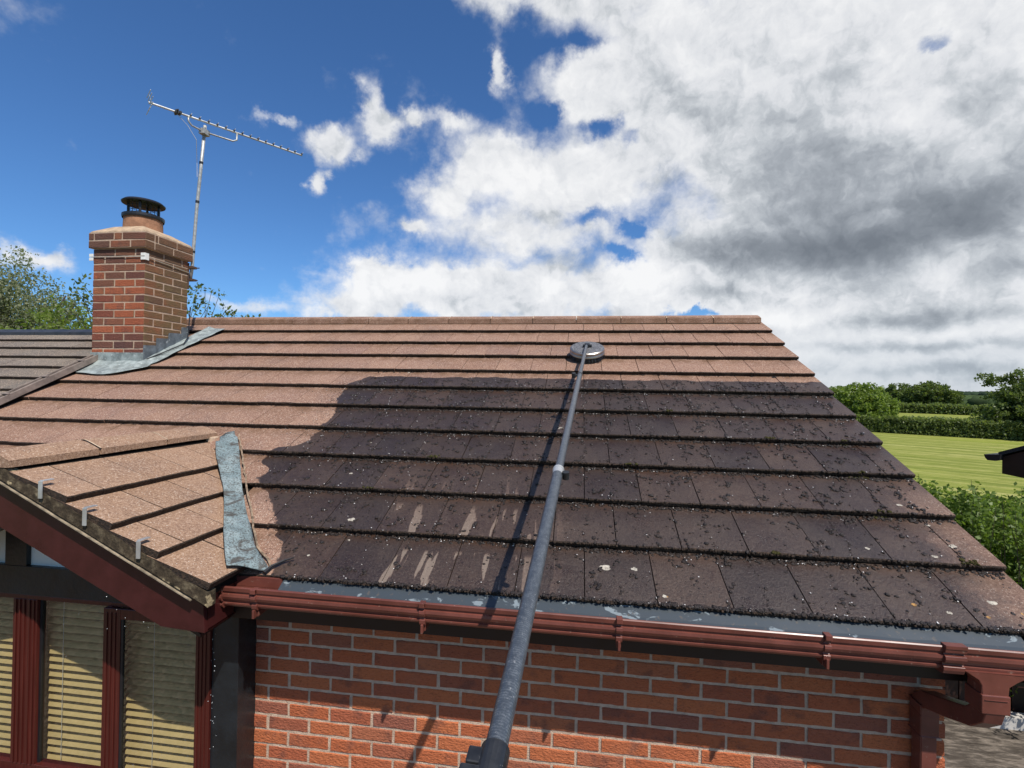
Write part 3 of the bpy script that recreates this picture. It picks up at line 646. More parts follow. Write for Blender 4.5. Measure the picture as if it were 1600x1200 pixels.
# ridge tiles of the small gable
rg = [ridge_mesh(.415, .118, .046, 20+i) for i in range(3)]
for me in rg: me.materials[0] = M_gtile
ys = [YV-.005, YV+.425, YV+.85]
ridx = Matrix.Rotation(math.pi/2, 4, 'Z')
zr = gz(-2.525)-.004
for i, y in enumerate(ys[:3]):
    wpart('ridge_tile', rg[i % 3], groof, Matrix.Translation((GRX, y, zr+.004*i)) @ ridx @ Matrix.Rotation(-.006, 4, 'Y'))
g = M()
for y in ys[1:3]: g.add([(GRX+x_, y-.010+dy, zr+.0535-.48*(math.sqrt(x_*x_+.0009)-.03)) for x_ in (-.115, -.06, -.02, .02, .06, .119) for dy in (0, .008)], [(2*i, 2*i+1, 2*i+3, 2*i+2) for i in range(5)])
part(g, 'mortar_joint', M_cement, groof, kind='stuff')
g = M(); g.prism([(GRX-.09, ys[2]+.416, zr-.06), (GRX+.105, ys[2]+.416, zr-.07), (GRX+.09, ys[2]+.416, zr+.0), (GRX+.04, ys[2]+.416, zr+.040), (GRX-.04, ys[2]+.416, zr+.040)], (0, .018, 0)); part(g, 'mortar_bedding', M_cement, groof)
g = M(); g.box(GRX+.085, GRX+.135, ys[2]+.34, ys[2]+.425, zr-.075, zr-.012); part(g, 'mortar_lump', M_cement, groof, bevel=.01)
# verge: mortar and undercloak under the tile edge
def lich_mortar():
    m_, N = mat('lichened_verge_mortar'); p = N.pos(); n = N.noise(p, 26, 5, .65); n2 = N.noise(p, 11, 3)
    c = N.ramp(n, [(.3, (.022, .017, .011)), (.5, (.058, .043, .027)), (.63, (.12, .095, .06)), (.76, (.27, .23, .15))]); c = N.mix(N.ss(n2, .64, .67), c, (.34, .27, .16))
    finish(N, c, .95, N.bump(n, .9, .012), .2); return m_
M_verge = lich_mortar()
g = M()
for s_ in (1, -1):
    n = 24; vs = []
    for i in range(n+1):
        x = GRX+(-1.53-GRX)*i/n; X_ = GRX+s_*(x-GRX); j = random.uniform(-.004, .004)
        vs += [(X_, YV-.001+j*.6, gz(x)-.045), (X_, YV-.006-j*.6, gz(x)-.100+j*.5), (X_, YV+.004, gz(x)-.112), (X_, YV+.05, gz(x)-.112), (X_, YV+.05, gz(x)-.050)]
    g.add(vs, [(5*i+j, 5*i+(j+1) % 5, 5*i+5+(j+1) % 5, 5*i+5+j) for i in range(n) for j in range(5)]); g.add(vs[-5:], [(0, 1, 2, 3, 4)])
part(g, 'verge_mortar', M_verge, groof)
g = M()
for s_ in (1, -1):
    f = lambda x: GRX+s_*(x-GRX)
    g.hexa([(f(x), y, gz(x)-w) for w in (.1175, .1125) for y in (YV-.009, YV+.20) for x in ((GRX, -1.60) if s_ > 0 else (-1.60, GRX))])
part(g, 'undercloak_strip', simple('undercloak_board', (.27, .22, .155), .9, .2, var=.4, vscale=30), groof)
for i, (x, z) in enumerate(((-2.335, -.46), (-2.11, -.573), (-1.845, -.70))):
    g = M(); tz = gz(x); g.box(x-.009, x+.009, YV-.016, YV-.010, tz-.070, tz+.006); g.box(x-.009, x+.012, YV-.010, YV+.035, tz+.005, tz+.0095)
    part(g, 'verge_clip', M_alu, groof, bevel=.001)
# bargeboards and boxed end
YB = 1.893
bb = [(GRX, -.437), (-1.578, -.880), (-1.563, -1.070), (-1.772, -1.058), (GRX, -.662)]
g = M(); g.prism([(x, YB, z) for x, z in bb][::-1], (0, .02, 0)); part(g, 'bargeboard', M_barge, bevel=.0015)
g = M(); g.prism([(2*GRX-x-.004, YB, z) for x, z in bb], (0, .02, 0)); part(g, 'bargeboard', M_barge, bevel=.0015)
g = M(); g.hexa([(x, y, z) for z0, z1 in ((-1.069, -1.069), (-.88, -.88)) for y, z in ((YB+.021, z0), (2.075, z1-.0)) for x in (-1.583, -1.566)])
g.hexa([(x, y, z) for z in (-1.071, -1.063) for y in (YB+.021, 2.20) for x in (-1.77, -1.566)])
part(g, 'eaves_box_end', M_barge)
g = M()
for s_ in (1, -1):
    f = lambda x: GRX+s_*(x-GRX)
    g.hexa([(f(x), y, gz(x)-w) for w in (.30, .285) for y in (YB+.021, 2.25) for x in ((GRX, -1.60) if s_ > 0 else (-1.60, GRX))])
part(g, 'gable_soffit', M_upvc_d)
# gable wall: white panels between black boards
gw = M(); gw.prism([(GRX-.95, 2.235, -1.12), (-1.66, 2.235, -1.12), (-1.66, 2.235, -.93), (GRX, 2.235, -.50), (GRX-.95, 2.235, -.95)], (0, .03, 0))
gwall = part(gw, 'gable_wall', M_white)
for (x0, x1, z0, z1, nm) in ((-3.9, -1.66, -1.135, -.985, 'timber_rail'), (-3.0, -2.868, -.984, -.6, 'timber_stud'), (-2.45, -2.35, -.984, -.62, 'timber_stud')):
    if x0 == -2.45: continue
    g = M(); g.box(x0, x1, 2.21, 2.234, z0, z1); part(g, nm, M_black, gwall, bevel=.002)
g = M(); g.box(-2.56, -1.66, 2.2345, 2.2348+.0, -1.0, -.99)
g = M(); g.box(-1.783, -1.640, 2.21, 2.345, GROUND, -1.05); part(g, 'corner_post', M_black, gwall, bevel=.003)
g = M(); g.box(-1.640, -1.6385+.0, 2.213, 2.343, GROUND, -1.05)
g = M(); g.box(-3.9, -1.7845, 2.213, 2.42, GROUND, -2.12); part(g, 'wall_below_window', M_white, gwall)
# ---- window
win = empty('window', -OFF, bung)
g = M(); g.box(-3.62, -1.784, 2.222, 2.29, -1.146, -1.136+.0)
fr = M()
fr.box(-3.62, -1.784, 2.214, 2.262, -1.158, -1.1365)       # head
fr.box(-3.62, -1.784, 2.214, 2.262, -2.09, -2.02)         # cill rail
for x0, x1 in ((-2.948, -2.802), (-2.383, -2.355), (-1.812, -1.784)):
    fr.box(x0, x1, 2.2145, 2.2615, -2.0195, -1.1585)
for xx in (-2.93, -2.905, -2.878, -2.845, -2.82): fr.box(xx, xx+.006, 2.208, 2.2143, -2.0195, -1.16)
frame = fr.build('frame', M_frame, win, bevel=.002)
g = M(); g.box(-3.66, -1.784, 2.16, 2.2135, -2.125, -2.085); g.build('sill', M_frame, win, bevel=.003)
sa = M()
x0, x1, z0, z1 = -2.3835, -1.783, -2.04, -1.159
yf, yb = 2.196, 2.2135
sa.box(x0, x0+.098, yf, yb, z0, z1); sa.box(x1-.078, x1, yf, yb, z0, z1); sa.box(x0+.0985, x1-.0785, yf, yb, z1-.052, z1); sa.box(x0+.0985, x1-.0785, yf, yb, z0, z0+.06)
for k in range(3): sa.box(x0+.02+k*.024, x0+.026+k*.024, yf-.005, yf-.0005, z0+.02, z1-.02)
for k in range(3): sa.box(x1-.065+k*.02, x1-.059+k*.02, yf-.005, yf-.0005, z0+.02, z1-.02)
sash = sa.build('opening_sash', M_frame, win, bevel=.002)
def pane(x0, x1, z0, z1, y):
    g = M(); g.add([(x0, y, z0), (x1, y, z0), (x1, y, z1), (x0, y, z1)], [(0, 1, 2, 3)]); return g
pane(-3.55, -2.948, -2.02, -1.158, 2.238).build('glass_pane', M_glass, win)
pane(-2.802, -2.383, -2.02, -1.158, 2.238).build('glass_pane', M_glass, win)
pane(x0+.098, x1-.078, z0+.06, z1-.052, 2.206).build('glass_pane', M_glass, win)
for xx in (-2.802, -2.3): # black rubber seals
    pass
g = M(); g.box(-2.8015, -2.79, 2.231, 2.262, -2.02, -1.158); g.build('rubber_seal', M_blackm, win)
g = M(); g.box(-2.285, -2.272, 2.20, 2.212, -1.98, -1.21); g.build('rubber_seal', M_blackm, win)
# room behind
g = M()
def face(pts): g.add(pts, [tuple(range(len(pts)))])
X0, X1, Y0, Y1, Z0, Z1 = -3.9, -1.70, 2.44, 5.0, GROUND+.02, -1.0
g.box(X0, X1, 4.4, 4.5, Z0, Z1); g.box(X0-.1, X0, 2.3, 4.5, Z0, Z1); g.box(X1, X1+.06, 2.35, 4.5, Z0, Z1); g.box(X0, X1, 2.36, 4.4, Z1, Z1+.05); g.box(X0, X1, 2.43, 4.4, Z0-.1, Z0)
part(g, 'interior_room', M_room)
# blinds: cream slats behind each light
def blind(xa, xb, lab):
    root = empty('venetian_blind', ((xa+xb)/2, 2.305, -1.15), label=lab, category='blind', group='blinds behind the front window')
    g = M(); w = xb-xa; g.box(-w/2, w/2, -.018, .018, -.018, .012); g.build('head_rail', M_slat, root)
    me = M(); n = 4; t = R(34); pts = []
    for i in range(n+1):
        q = (i/n-.5)*.037; b_ = .003*(1-(2*i/n-1)**2); y_, z_ = q*math.cos(t)-b_*math.sin(t), q*math.sin(t)+b_*math.cos(t)
        pts += [(-w/2, y_, z_), (w/2, y_, z_)]
    me.add(pts, [(2*i, 2*i+1, 2*i+3, 2*i+2) for i in range(n)]); ms = me.mesh('slat', M_slat)
    for k in range(23):
        o = link('slat', ms, root, loc=(random.uniform(-.001, .001), 0, -.035-.0405*k)); o.rotation_euler = (random.uniform(-.05, .05), random.uniform(-.003, .003), 0)
    g = M()
    g.tube([(-w*.18, -.024, 0), (-w*.18, -.024, -.98)], .0012, 5); g.build('cord', M_white, root)
blind(-3.48, -2.955, 'cream slatted blind behind the leftmost window pane, cut by the photo edge')
blind(-2.885, -2.36, 'cream slatted blind behind the fixed middle pane, splashes on the glass before it')
blind(-2.345, -1.80, 'cream slatted blind behind the opening casement beside the black corner post')

# ---- valley lead strip
g = M(); n = 46; ns = 8; vs = []
for i in range(n+1):
    t = i/n; x = -2.425+.935*t; yv = 3.10-1.065*t
    wl = .060+.010*math.sin(9*t)+.005*max(0, t-.85)/.15; wr = .056+.008*math.sin(7*t+1)+.040*max(0, t-.88)/.12
    if t < .05: wl *= .6; wr *= .8
    for k in range(ns+1):
        s_ = -1+2*k/ns; dd = (wr if s_ > 0 else wl)*s_
        px = x+dd*.74; py = yv+dd*.67
        zz = max(gz(px), mz(py))
        ripple = .008*math.sin(33*t+2.2*s_)+.005*math.sin(61*t-3*s_+1)
        vs.append((px, py, zz+.012+(1-abs(s_))*.004+ripple*(1-.4*abs(s_))))
g.add(vs, [(i*(ns+1)+k, i*(ns+1)+k+1, (i+1)*(ns+1)+k+1, (i+1)*(ns+1)+k) for i in range(n) for k in range(ns)])
vl = part(g, 'valley_flashing', M_valley, smooth=True)
so = vl.modifiers.new('s', 'SOLIDIFY'); so.thickness = .006
g = M()
pth = []
for i in range(26):
    t = .03+.95*i/25; x = -2.425+.935*t; yv = 3.10-1.065*t; dd = .072+.05*max(0, t-.86)/.14+random.uniform(-.004, .006); px, py = x+dd*.74, yv+dd*.67
    pth.append((px, py, max(gz(px), mz(py))+.004+random.uniform(-.002, .003)))
g.tube(pth, .0055, 6); part(g, 'valley_mortar', simple('dirty_mortar', (.26, .19, .13), .9, .2, var=.5, vscale=40), vl)
g = M(); pth = [(-1.425, 2.085, -.875), (-1.41, 2.12, -.856), (-1.375, 2.16, -.842), (-1.335, 2.18, -.832)]
g.tube(pth, [.012, .008, .006, .003], 6); part(g, 'torn_edge', M_blackm, vl)

# ---- chimney
zc1 = 1.284
g = M(); g.box(CHX0+.003, CHX1-.003, CHY0+.003, CHY1, .0, 1.286); g.box(CHX0-.025, CHX1+.025, CHY0-.025, CHY1+.031, 1.2865, 1.436)
chim = part(g, 'chimney', M_cmortar)
def cbrick(x0, x1, y0, y1, zb, h=.0630):
    me = M(); j = lambda: random.uniform(-.0016, .0016)
    P = [(x+j(), y+j(), z+j()) for z in (zb, zb+h) for y in (y0, y1) for x in (x0, x1)]
    me.hexa(P); me = me.mesh('brick', M_cbrick); o = link('brick', me, chim)
    b = o.modifiers.new('b', 'BEVEL'); b.width = .003; b.segments = 1
e_ = .005
for c_ in range(15):
    zb = zc1-.075*(c_+1)+.006
    A = c_ % 2 == 1
    d = .1015; W_ = .2125; e_ = .006
    if A:
        xr = CHX1; segs = [(xr-W_, xr), (xr-2*W_-2*e_, xr-W_-2*e_), (CHX0, xr-2*W_-4*e_)]
        for x0_, x1_ in segs: cbrick(x0_, x1_, CHY0, CHY0+d, zb)
        cbrick(CHX1-d, CHX1, CHY0+d+2*e_, CHY0+d+2*e_+W_, zb); cbrick(CHX1-d, CHX1, CHY0+d+4*e_+W_, CHY1, zb)
    else:
        xr = CHX1-d-2*e_; segs = [(xr-W_, xr), (CHX0, xr-W_-2*e_)]
        for x0_, x1_ in segs: cbrick(x0_, x1_, CHY0, CHY0+d, zb)
        cbrick(CHX1-d, CHX1, CHY0, CHY0+W_, zb); cbrick(CHX1-d, CHX1, CHY0+W_+2*e_, CHY0+2*W_+2*e_, zb); cbrick(CHX1-d, CHX1, CHY0+2*W_+4*e_, CHY1, zb)
kx0, kx1, ky0, ky1 = CHX0-.028, CHX1+.028, CHY0-.028, CHY1+.034
for c_ in range(2):
    zb = 1.289+.075*c_; W_ = .2145; d = .1025
    if c_ == 0:
        xs2 = [(kx1-.16, kx1), (kx1-.17-W_, kx1-.17), (kx0, kx1-.18-W_)]; ys2 = [(ky0+d+.01, ky0+d+.01+W_), (ky0+d+.02+W_, ky1)]
    else:
        xs2 = [(kx1-.25, kx1), (kx1-.34, kx1-.26), (kx1-.345-W_, kx1-.35), (kx0, kx1-.355-W_)]; ys2 = [(ky0+d+.05, ky0+d+.05+W_), (ky0+d+.06+W_, ky1)]
        cbrick(kx1-d, kx1, ky0+d+.01, ky0+d+.04, zb)
    for x0_, x1_ in xs2: cbrick(x0_, x1_, ky0, ky0+d, zb)
    for y0_, y1_ in ys2: cbrick(kx1-d, kx1, y0_, y1_, zb)
g = M(); pc = Vector((-4.458, 4.45, 1.5))
n = 4; b4 = [(kx0+.006, ky0+.006, 1.437), (kx1-.006, ky0+.006, 1.437), (kx1-.006, ky1-.006, 1.437), (kx0+.006, ky1-.006, 1.437)]
t4 = [(pc.x-.17, pc.y-.17, 1.53), (pc.x+.17, pc.y-.17, 1.53), (pc.x+.17, pc.y+.17, 1.53), (pc.x-.17, pc.y+.17, 1.53)]
g.add([(p[0], p[1], p[2]+.012) for p in b4]+t4+b4, [(0, 1, 5, 4), (1, 2, 6, 5), (2, 3, 7, 6), (3, 0, 4, 7), (4, 5, 6, 7), (8, 9, 1, 0), (9, 10, 2, 1), (10, 11, 3, 2), (11, 8, 0, 3)])
part(g, 'flaunching', M_flaunch, chim, bevel=.01)
g = M(); g.lathe([(.165, 1.50), (.168, 1.55), (.164, 1.665), (.15, 1.665), (.15, 1.52)], (pc.x, pc.y, 0), n=36); part(g, 'flue_pot', M_terra, chim, smooth=True, auto=40)
cw = M(); cw.lathe([(.176, 1.645), (.18, 1.66), (.18, 1.682), (.12, 1.684)], (pc.x, pc.y, 0), n=36)
cw.lathe([(.001, 1.858), (.09, 1.852), (.165, 1.832), (.187, 1.812), (.183, 1.802), (.12, 1.808), (.001, 1.81)], (pc.x, pc.y, 0), n=40)
for k in range(4):
    an = .55+k*math.pi/2; c1 = (pc.x+.13*math.cos(an), pc.y+.13*math.sin(an)); t_ = Vector((-math.sin(an), math.cos(an), 0))*.014
    cw.tube([(c1[0], c1[1], 1.68), (c1[0], c1[1], 1.815)], .011, 6)
cw.tube([(pc.x-.18, pc.y-.02, 1.66), (pc.x-.186, pc.y-.03, 1.55)], .006, 5)
cowl = part(cw, 'cowl', M_blackm, chim, auto=35)
cg = M()
for k in range(20):
    an = 2*math.pi*k/20; cg.tube([(pc.x+.128*math.cos(an), pc.y+.128*math.sin(an), 1.68), (pc.x+.128*math.cos(an), pc.y+.128*math.sin(an), 1.81)], .0022, 4, cap=False)
for k in range(5):
    z = 1.70+k*.024; cg.tube([(pc.x+.128*math.cos(2*math.pi*i/24), pc.y+.128*math.sin(2*math.pi*i/24), z) for i in range(25)], .0022, 4, cap=False)
part(cg, 'cowl_mesh', M_blackm, chim)
# lead: front apron, side soaker, stepped cover
g = M(); zf = .272
g.box(CHX0-.006, CHX1+.006, CHY0-.008, CHY0-.002, mz(CHY0)-.01, zf)
n = 14; vs = []
for i in range(n+1):
    s_ = i/n; x = CHX0-.03+(CHX1+.16-CHX0)*s_
    dep = .19+.05*math.sin(math.pi*s_)-.11*max(0, s_-.75)/.25-.05*max(0, .15-s_)/.15
    for k in range(5):
        y = CHY0-.003-dep*k/4; vs.append((x, y, mz(y)+.010+.004*math.sin(13*s_+k)+(.016 if k == 0 else 0)))
g.add(vs, [(i*5+k, i*5+k+1, (i+1)*5+k+1, (i+1)*5+k) for i in range(n) for k in range(4)])
part(g, 'lead_apron', M_lead, chim)
g = M(); xx = CHX1+.002
for (y0_, y1_, zt) in ((CHY0-.006, 4.318, .348), (4.318, 4.462, .43), (4.462, 4.625, .499), (4.625, 4.712, .575)):
    g.prism([(xx, y0_, mz(y0_)+.0), (xx, y1_, mz(y1_)+.0), (xx, y1_-.0, zt+.004), (xx, y0_+.005, zt-.004), (xx, y0_-.0, zt-.03)], (.005, 0, 0))
part(g, 'stepped_flashing', M_leadd, chim)
g = M(); vs = []; n = 16
for i in range(n+1):
    y = 4.06+.95*i/n
    for k in range(4):
        wv = .15+.10*max(0, i/n-.45); x = CHX1+.004+wv*k/3*(1-.55*max(0, .12-i/n)/.12); vs.append((x, y, mz(y)+.014+(.02 if k == 0 else 0)+.003*math.sin(i*2.1+k)))
g.add(vs, [(i*4+k, (i+1)*4+k, (i+1)*4+k+1, i*4+k+1) for i in range(n) for k in range(3)]); part(g, 'side_flashing', M_lead, chim)
g = M(); g.tube([(CHX1+.02, 4.72, .80), (CHX1+.03, 4.70, .66), (CHX1+.05, 4.66, mz(4.66)+.05), (CHX1+.10, 4.55, mz(4.55)+.03), (CHX1+.06, 4.35, mz(4.35)+.03), (CHX1+.02, 4.2, mz(4.2)+.03)], .006, 6)
part(g, 'aerial_cable', M_blackm, chim)

# ------------------------------------------------------------------ aerial on the chimney
aer = empty('television_aerial', (-4.165, 4.75, 1.05), label='silver multi-element television aerial on a thin pole strapped to the chimney', category='aerial')
AO = -Vector(aer.location)
def ap(g, name, m_, **kw): o = g.build(name, m_, aer, **kw); o.location = AO; return o
g = M(); g.tube([(-4.177, 4.75, 1.09), (-4.157, 4.75, 1.22), (-4.117, 4.75, 1.84), (-4.08, 4.75, 2.25), (-4.035, 4.75, 2.76)], .0165, 12); ap(g, 'mast', M_galv, smooth=True)
for z, x in ((1.40, -4.147), (1.94, -4.108), (2.36, -4.072)):
    g = M(); g.tube([(x-.0006, 4.75, z-.012), (x+.0006, 4.75, z+.012)], .0195, 12); ap(g, 'tape_band', M_blackm)
A_, B_ = Vector((-4.292, 4.313, 2.775)), Vector((-3.384, 5.531, 2.775)); D_ = (B_-A_).normalized(); P_ = Vector((D_.y, -D_.x, 0))
g = M(); g.tube([A_, B_], .0105, 8); ap(g, 'boom', M_alu)
L_ = (B_-A_).length
for k in range(15):
    p = A_+D_*(L_*(.235+.76*k/14)); g = M(); hl = .058-.0007*k
    g.tube([p-P_*hl+Vector((0, 0, .014)), p+P_*hl+Vector((0, 0, .014))], .0036, 6); g.tube([p-P_*.014+Vector((0, 0, .013)), p+P_*.014+Vector((0, 0, .013))], .010, 8, 1)
    ap(g, 'director', [M_alu, M_blackp])
g = M(); p = A_+D_*.03
for s_ in (1, -1):
    g.tube([p, p+Vector((0, 0, s_*.085))-D_*.03], .004, 6); 
    for k in range(3): q = p+(Vector((0, 0, s_*.085))-D_*.03)*((k+1)/3); g.tube([q-P_*.10, q+P_*.10], .0032, 6)
ap(g, 'reflector', M_alu)
g = M(); p = A_+D_*.235; g.tube([p-P_*.03, p+P_*.03], .02, 10); g.tube([p-P_*.03+D_*.03, p+P_*.03+D_*.03], .014, 8); g.tube([p-P_*.075, p+P_*.075], .006, 6); ap(g, 'dipole', M_blackp)
g = M(); zb = 2.775
c0 = A_+D_*.34; c1 = A_+D_*.80; mt = Vector((-4.037, 4.745, 2.69))
g.tube([c0+Vector((0, 0, -.005)), c0+Vector((0, 0, -.05)), c0+D_*.03+Vector((0, 0, -.085)), mt+Vector((0, -.0, 0)), c1-D_*.04+Vector((0, 0, -.105)), c1+Vector((0, 0, -.08)), c1+Vector((0, 0, -.005))], .009, 8); ap(g, 'cranked_arm', M_galv, smooth=True)
g = M(); g.box(-4.07, -4.005, 4.70, 4.79, 2.655, 2.715); ap(g, 'clamp', M_galv, bevel=.004)
g = M(); g.tube([p+Vector((0, 0, -.015)), p+D_*.10+Vector((0, 0, -.10)), p+D_*.18+Vector((0, 0, -.22)), Vector((-4.105, 4.73, 2.35)), Vector((-4.10, 4.73, 2.2))], .0028, 6); ap(g, 'cable', M_cable)
g = M(); g.box(-4.23, -4.155, 4.703, 4.712, .99, 1.27); g.box(-4.21, -4.12, 4.713, 4.775, 1.215, 1.24); g.box(-4.21, -4.12, 4.713, 4.775, 1.085, 1.105); g.tube([(-4.20, 4.775, 1.23), (-4.09, 4.775, 1.23)], .006, 6); g.tube([(-4.20, 4.775, 1.095), (-4.11, 4.775, 1.095)], .006, 6)
ap(g, 'wall_bracket', simple('rusty_bracket', (.10, .06, .045), .6, .4, .2, var=.4, vscale=40))
g = M(); z = 1.2
g.tube([(CHX0-.012, CHY0-.008, z+.002), (CHX1+.010, CHY0-.008, z-.004)], .0035, 5); g.tube([(CHX1+.010, CHY0-.006, z-.004), (CHX1+.008, 4.70, 1.165)], .0035, 5); ap(g, 'lashing_wire', M_alu)
for x in (CHX0-.010, CHX1-.012):
    g = M(); g.box(x-.022, x+.022, CHY0-.016, CHY0-.009, z-.034, z-.004); g.box(x-.022, x+.022, CHY0-.016, CHY0-.009, z+.003, z+.033)
    if x > -4.5: g.box(x+.0225, x+.026, CHY0-.016, CHY0+.03, z-.034, z+.033)
    ap(g, 'corner_plate', M_white, bevel=.002)

# ------------------------------------------------------------------ neighbouring grey roof (left)
nb = empty('neighbour_house', (-6.2, 3.4, GROUND), label='neighbouring house roof of weathered grey-brown tiles with dark ridge, left of the chimney', category='house')
NO = -Vector(nb.location); NW = .075
def npart(g, name, m_, parent=nb, **kw): o = g.build(name, m_, parent, **kw); o.location = NO if parent is nb else (0, 0, 0); return o
g = M(); g.hexa([RF(u, v, w) for w in (-.06, NW-.04) for v in (.6, 3.0) for u in (-11, -4.70)])
nroof = npart(g, 'roof', M_deck)
g = M(); g.box(-11, -4.9, 2.75, 8.0, GROUND, -.80); npart(g, 'wall', M_bw0)
nvs = [2.769, 2.557, 2.328, 2.093, 1.862, 1.633, 1.42, 1.2, .98]
ng = .222
nt = [make_tile(200+i, .2955, ng+.06, g_=ng, drop=.026, mats=(M_ntile, M_nose)) for i in range(4)]
for ci, v in enumerate(nvs):
    u = -4.70-(.3 if ci % 2 else .15+.0)
    first = True
    u_r = -4.70
    while u_r > -7.9:
        wd = .3 if not (first and ci % 2) else .15
        me = random.choice(nt) if wd == .3 else make_tile(300+ci, .1455, ng+.06, g_=ng, drop=.026, mats=(M_ntile, M_nose))
        u_l = u_r-wd; first = False
        wpart('tile', me, nroof, Matrix.Translation(RF(u_l, v, NW+random.uniform(-.001, .001))) @ rot @ Matrix.Rotation(random.uniform(-.003, .003), 4, 'Z')); u_r = u_l
M_dridge = simple('dark_ridge', (.032, .034, .04), .5, .5, var=.3, vscale=10, spots=((.2, .2, .2), 30, .68))
rr = RF(0, 2.96, NW); me = ridge_mesh(.448, .12, .06, 77); me.materials[0] = M_dridge
for i in range(9): wpart('ridge_tile', me, nroof, Matrix.Translation((-4.68-.455*(i+1), rr.y+.12, rr.z-.005)))
# dry verge strip between the two roofs
M_nverge = simple('verge_trim', (.21, .17, .145), .7, .3, var=.3, vscale=12); 
g = M(); slab(g, -4.700, -4.652, .9, 2.93, NW-.040, NW-.012); slab(g, -4.711, -4.7005, .9, 2.93, NW-.012, NW+.002); slab(g, -4.658, -4.648, .9, 2.93, NW-.055, NW-.002); npart(g, 'verge_trim', M_nverge, nroof, bevel=.002)
for v in (1.53, 1.86, 2.21, 2.55):
    g = M(); slab(g, -4.710, -4.646, v, v+.02, NW-.002, NW+.008); npart(g, 'verge_clip', M_nverge, nroof)

# ------------------------------------------------------------------ moss and muck washed down the wet roof
def wet_left(v):
    tab = [(0, -1.38), (.08, -1.40), (.2, -1.46), (.32, -1.58), (.42, -1.63), (.57, -1.76), (.71, -1.90), (.80, -1.91), (.93, -2.02), (1.02, -1.98), (1.1, -1.84), (1.4, -1.80), (1.77, -1.88), (1.95, -1.89), (2.1, -1.83), (2.3, -1.7)]
    return np.interp(v, [t[0] for t in tab], [t[1] for t in tab])
def surf_w(v):   # tile top surface below the nose plane
    f = (v/G) % 1.0; return -.031*f
ico_v = []; 
ph_ = (1+5**.5)/2
for a_, b_ in ((1, ph_), (-1, ph_), (1, -ph_), (-1, -ph_)): ico_v += [(0, a_, b_), (a_, b_, 0), (b_, 0, a_)]
ico_v = np.array(ico_v)/math.sqrt(1+ph_*ph_)
from itertools import combinations
ico_f = [c_ for c_ in combinations(range(12), 3) if all(abs(np.linalg.norm(ico_v[c_[i]]-ico_v[c_[j]])-1.0515) < .01 for i, j in ((0, 1), (1, 2), (0, 2)))]
ico_f = np.array([(a_, b_, c_) if np.dot(np.cross(ico_v[b_]-ico_v[a_], ico_v[c_]-ico_v[a_]), ico_v[a_]) > 0 else (a_, c_, b_) for a_, b_, c_ in ico_f])
def lumps(name, uvr, material, flat=.55, wofs=0., par=None, **kw):
    uvr = np.array(uvr); n = len(uvr); u, v, r_ = uvr[:, 0], uvr[:, 1], uvr[:, 2]
    w = np.array([surf_w(q) for q in v])+r_*.25+wofs
    V = ico_v[None]*r_[:, None, None]*rng.uniform(.45, 1.35, (n, 12, 1)); V[:, :, 2] *= flat
    V[:, :, 0] *= rng.uniform(.7, 1.5, (n, 1)); V[:, :, 1] *= rng.uniform(.7, 1.4, (n, 1))
    th = rng.uniform(0, 6.28, n); ct, st = np.cos(th)[:, None], np.sin(th)[:, None]
    x_ = V[:, :, 0]*ct-V[:, :, 1]*st+u[:, None]; v_ = V[:, :, 0]*st+V[:, :, 1]*ct+v[:, None]; w_ = V[:, :, 2]+w[:, None]
    P = np.stack([x_, DN+v_*CS-w_*SN, H0+v_*SN+w_*CS], -1).reshape(-1, 3)
    F = (ico_f[None]+12*np.arange(n)[:, None, None]).reshape(-1, 3)
    return link(name, mesh_np(name, P, F, material), par, **kw)
pts = []
def inside(u, v): return v < 2.15 and u > wet_left(v)+.02 and u < UV-.03
for k in range(4, 12):      # muck lying along every course step
    v0 = (11-k)*G
    amt = 1000 if k > 4 else 560
    for _ in range(amt*2):
        u = random.uniform(-2.0, UV-.02)
        v = v0-abs(random.gauss(0, .011))-.004 if random.random() < .72 else v0+random.uniform(-.030, .006)
        if v < 0: v = random.uniform(.0, .01)
        if u < wet_left(max(0, v))+random.uniform(-.03, .15) or (k == 4): 
            if k != 4 or random.random() < .93: continue
        dens = .55+.45*math.sin(u*7+k*2.1)*math.sin(u*17+k)
        if random.random() > dens+.25: continue
        r_ = random.choice((.0025, .003, .004, .005, .0065, .009))
        pts.append((u, v, r_))
for k in range(4, 12):      # along the joints and the drip line under the joints above
    v0 = (11-k)*G; ph = 0 if k % 2 else .15
    for n in range(14):
        for half, amt in ((0, 26), (.15, 34)):
            u0 = UV-ph-n*TW-half
            if u0 < wet_left(v0+.1)+.05: continue
            up_right = max(0., min(1., (v0-.2)/1.3))
            cnt = int(amt*random.uniform(.1, 1.3)*(.55+.8*up_right)*(1.15 if u0 > -.2 else .85))
            for _ in range(cnt):
                v = v0+random.uniform(.0, G*.93); u = u0+random.gauss(0, .009)+(.012*math.sin(v*30+n))
                if inside(u, v): pts.append((u, v, random.choice((.0022, .003, .0035, .005, .007))))
for _ in range(1500):        # clumps, mostly on the upper wet courses
    cu_, cv_ = random.uniform(-1.9, UV-.05), random.uniform(.05, 2.12)
    if random.random() > .22+.78*min(1, (cv_/1.9)**1.2): continue
    if not inside(cu_, cv_): continue
    for _ in range(random.randint(2, 8)): 
        u, v = cu_+random.gauss(0, .017), cv_+random.gauss(0, .014)
        if inside(u, v): pts.append((u, v, random.choice((.0025, .004, .006, .008, .0105))))
for _ in range(7000):       # fine grit, denser toward the left edge of the wash
    u, v = random.uniform(-2., UV-.03), random.uniform(.0, 2.15)
    if inside(u, v) and random.random() < .35+.65*max(0, min(1, (-.3-u)/1.2)): pts.append((u, v, random.choice((.0016, .0022, .003, .0045))))
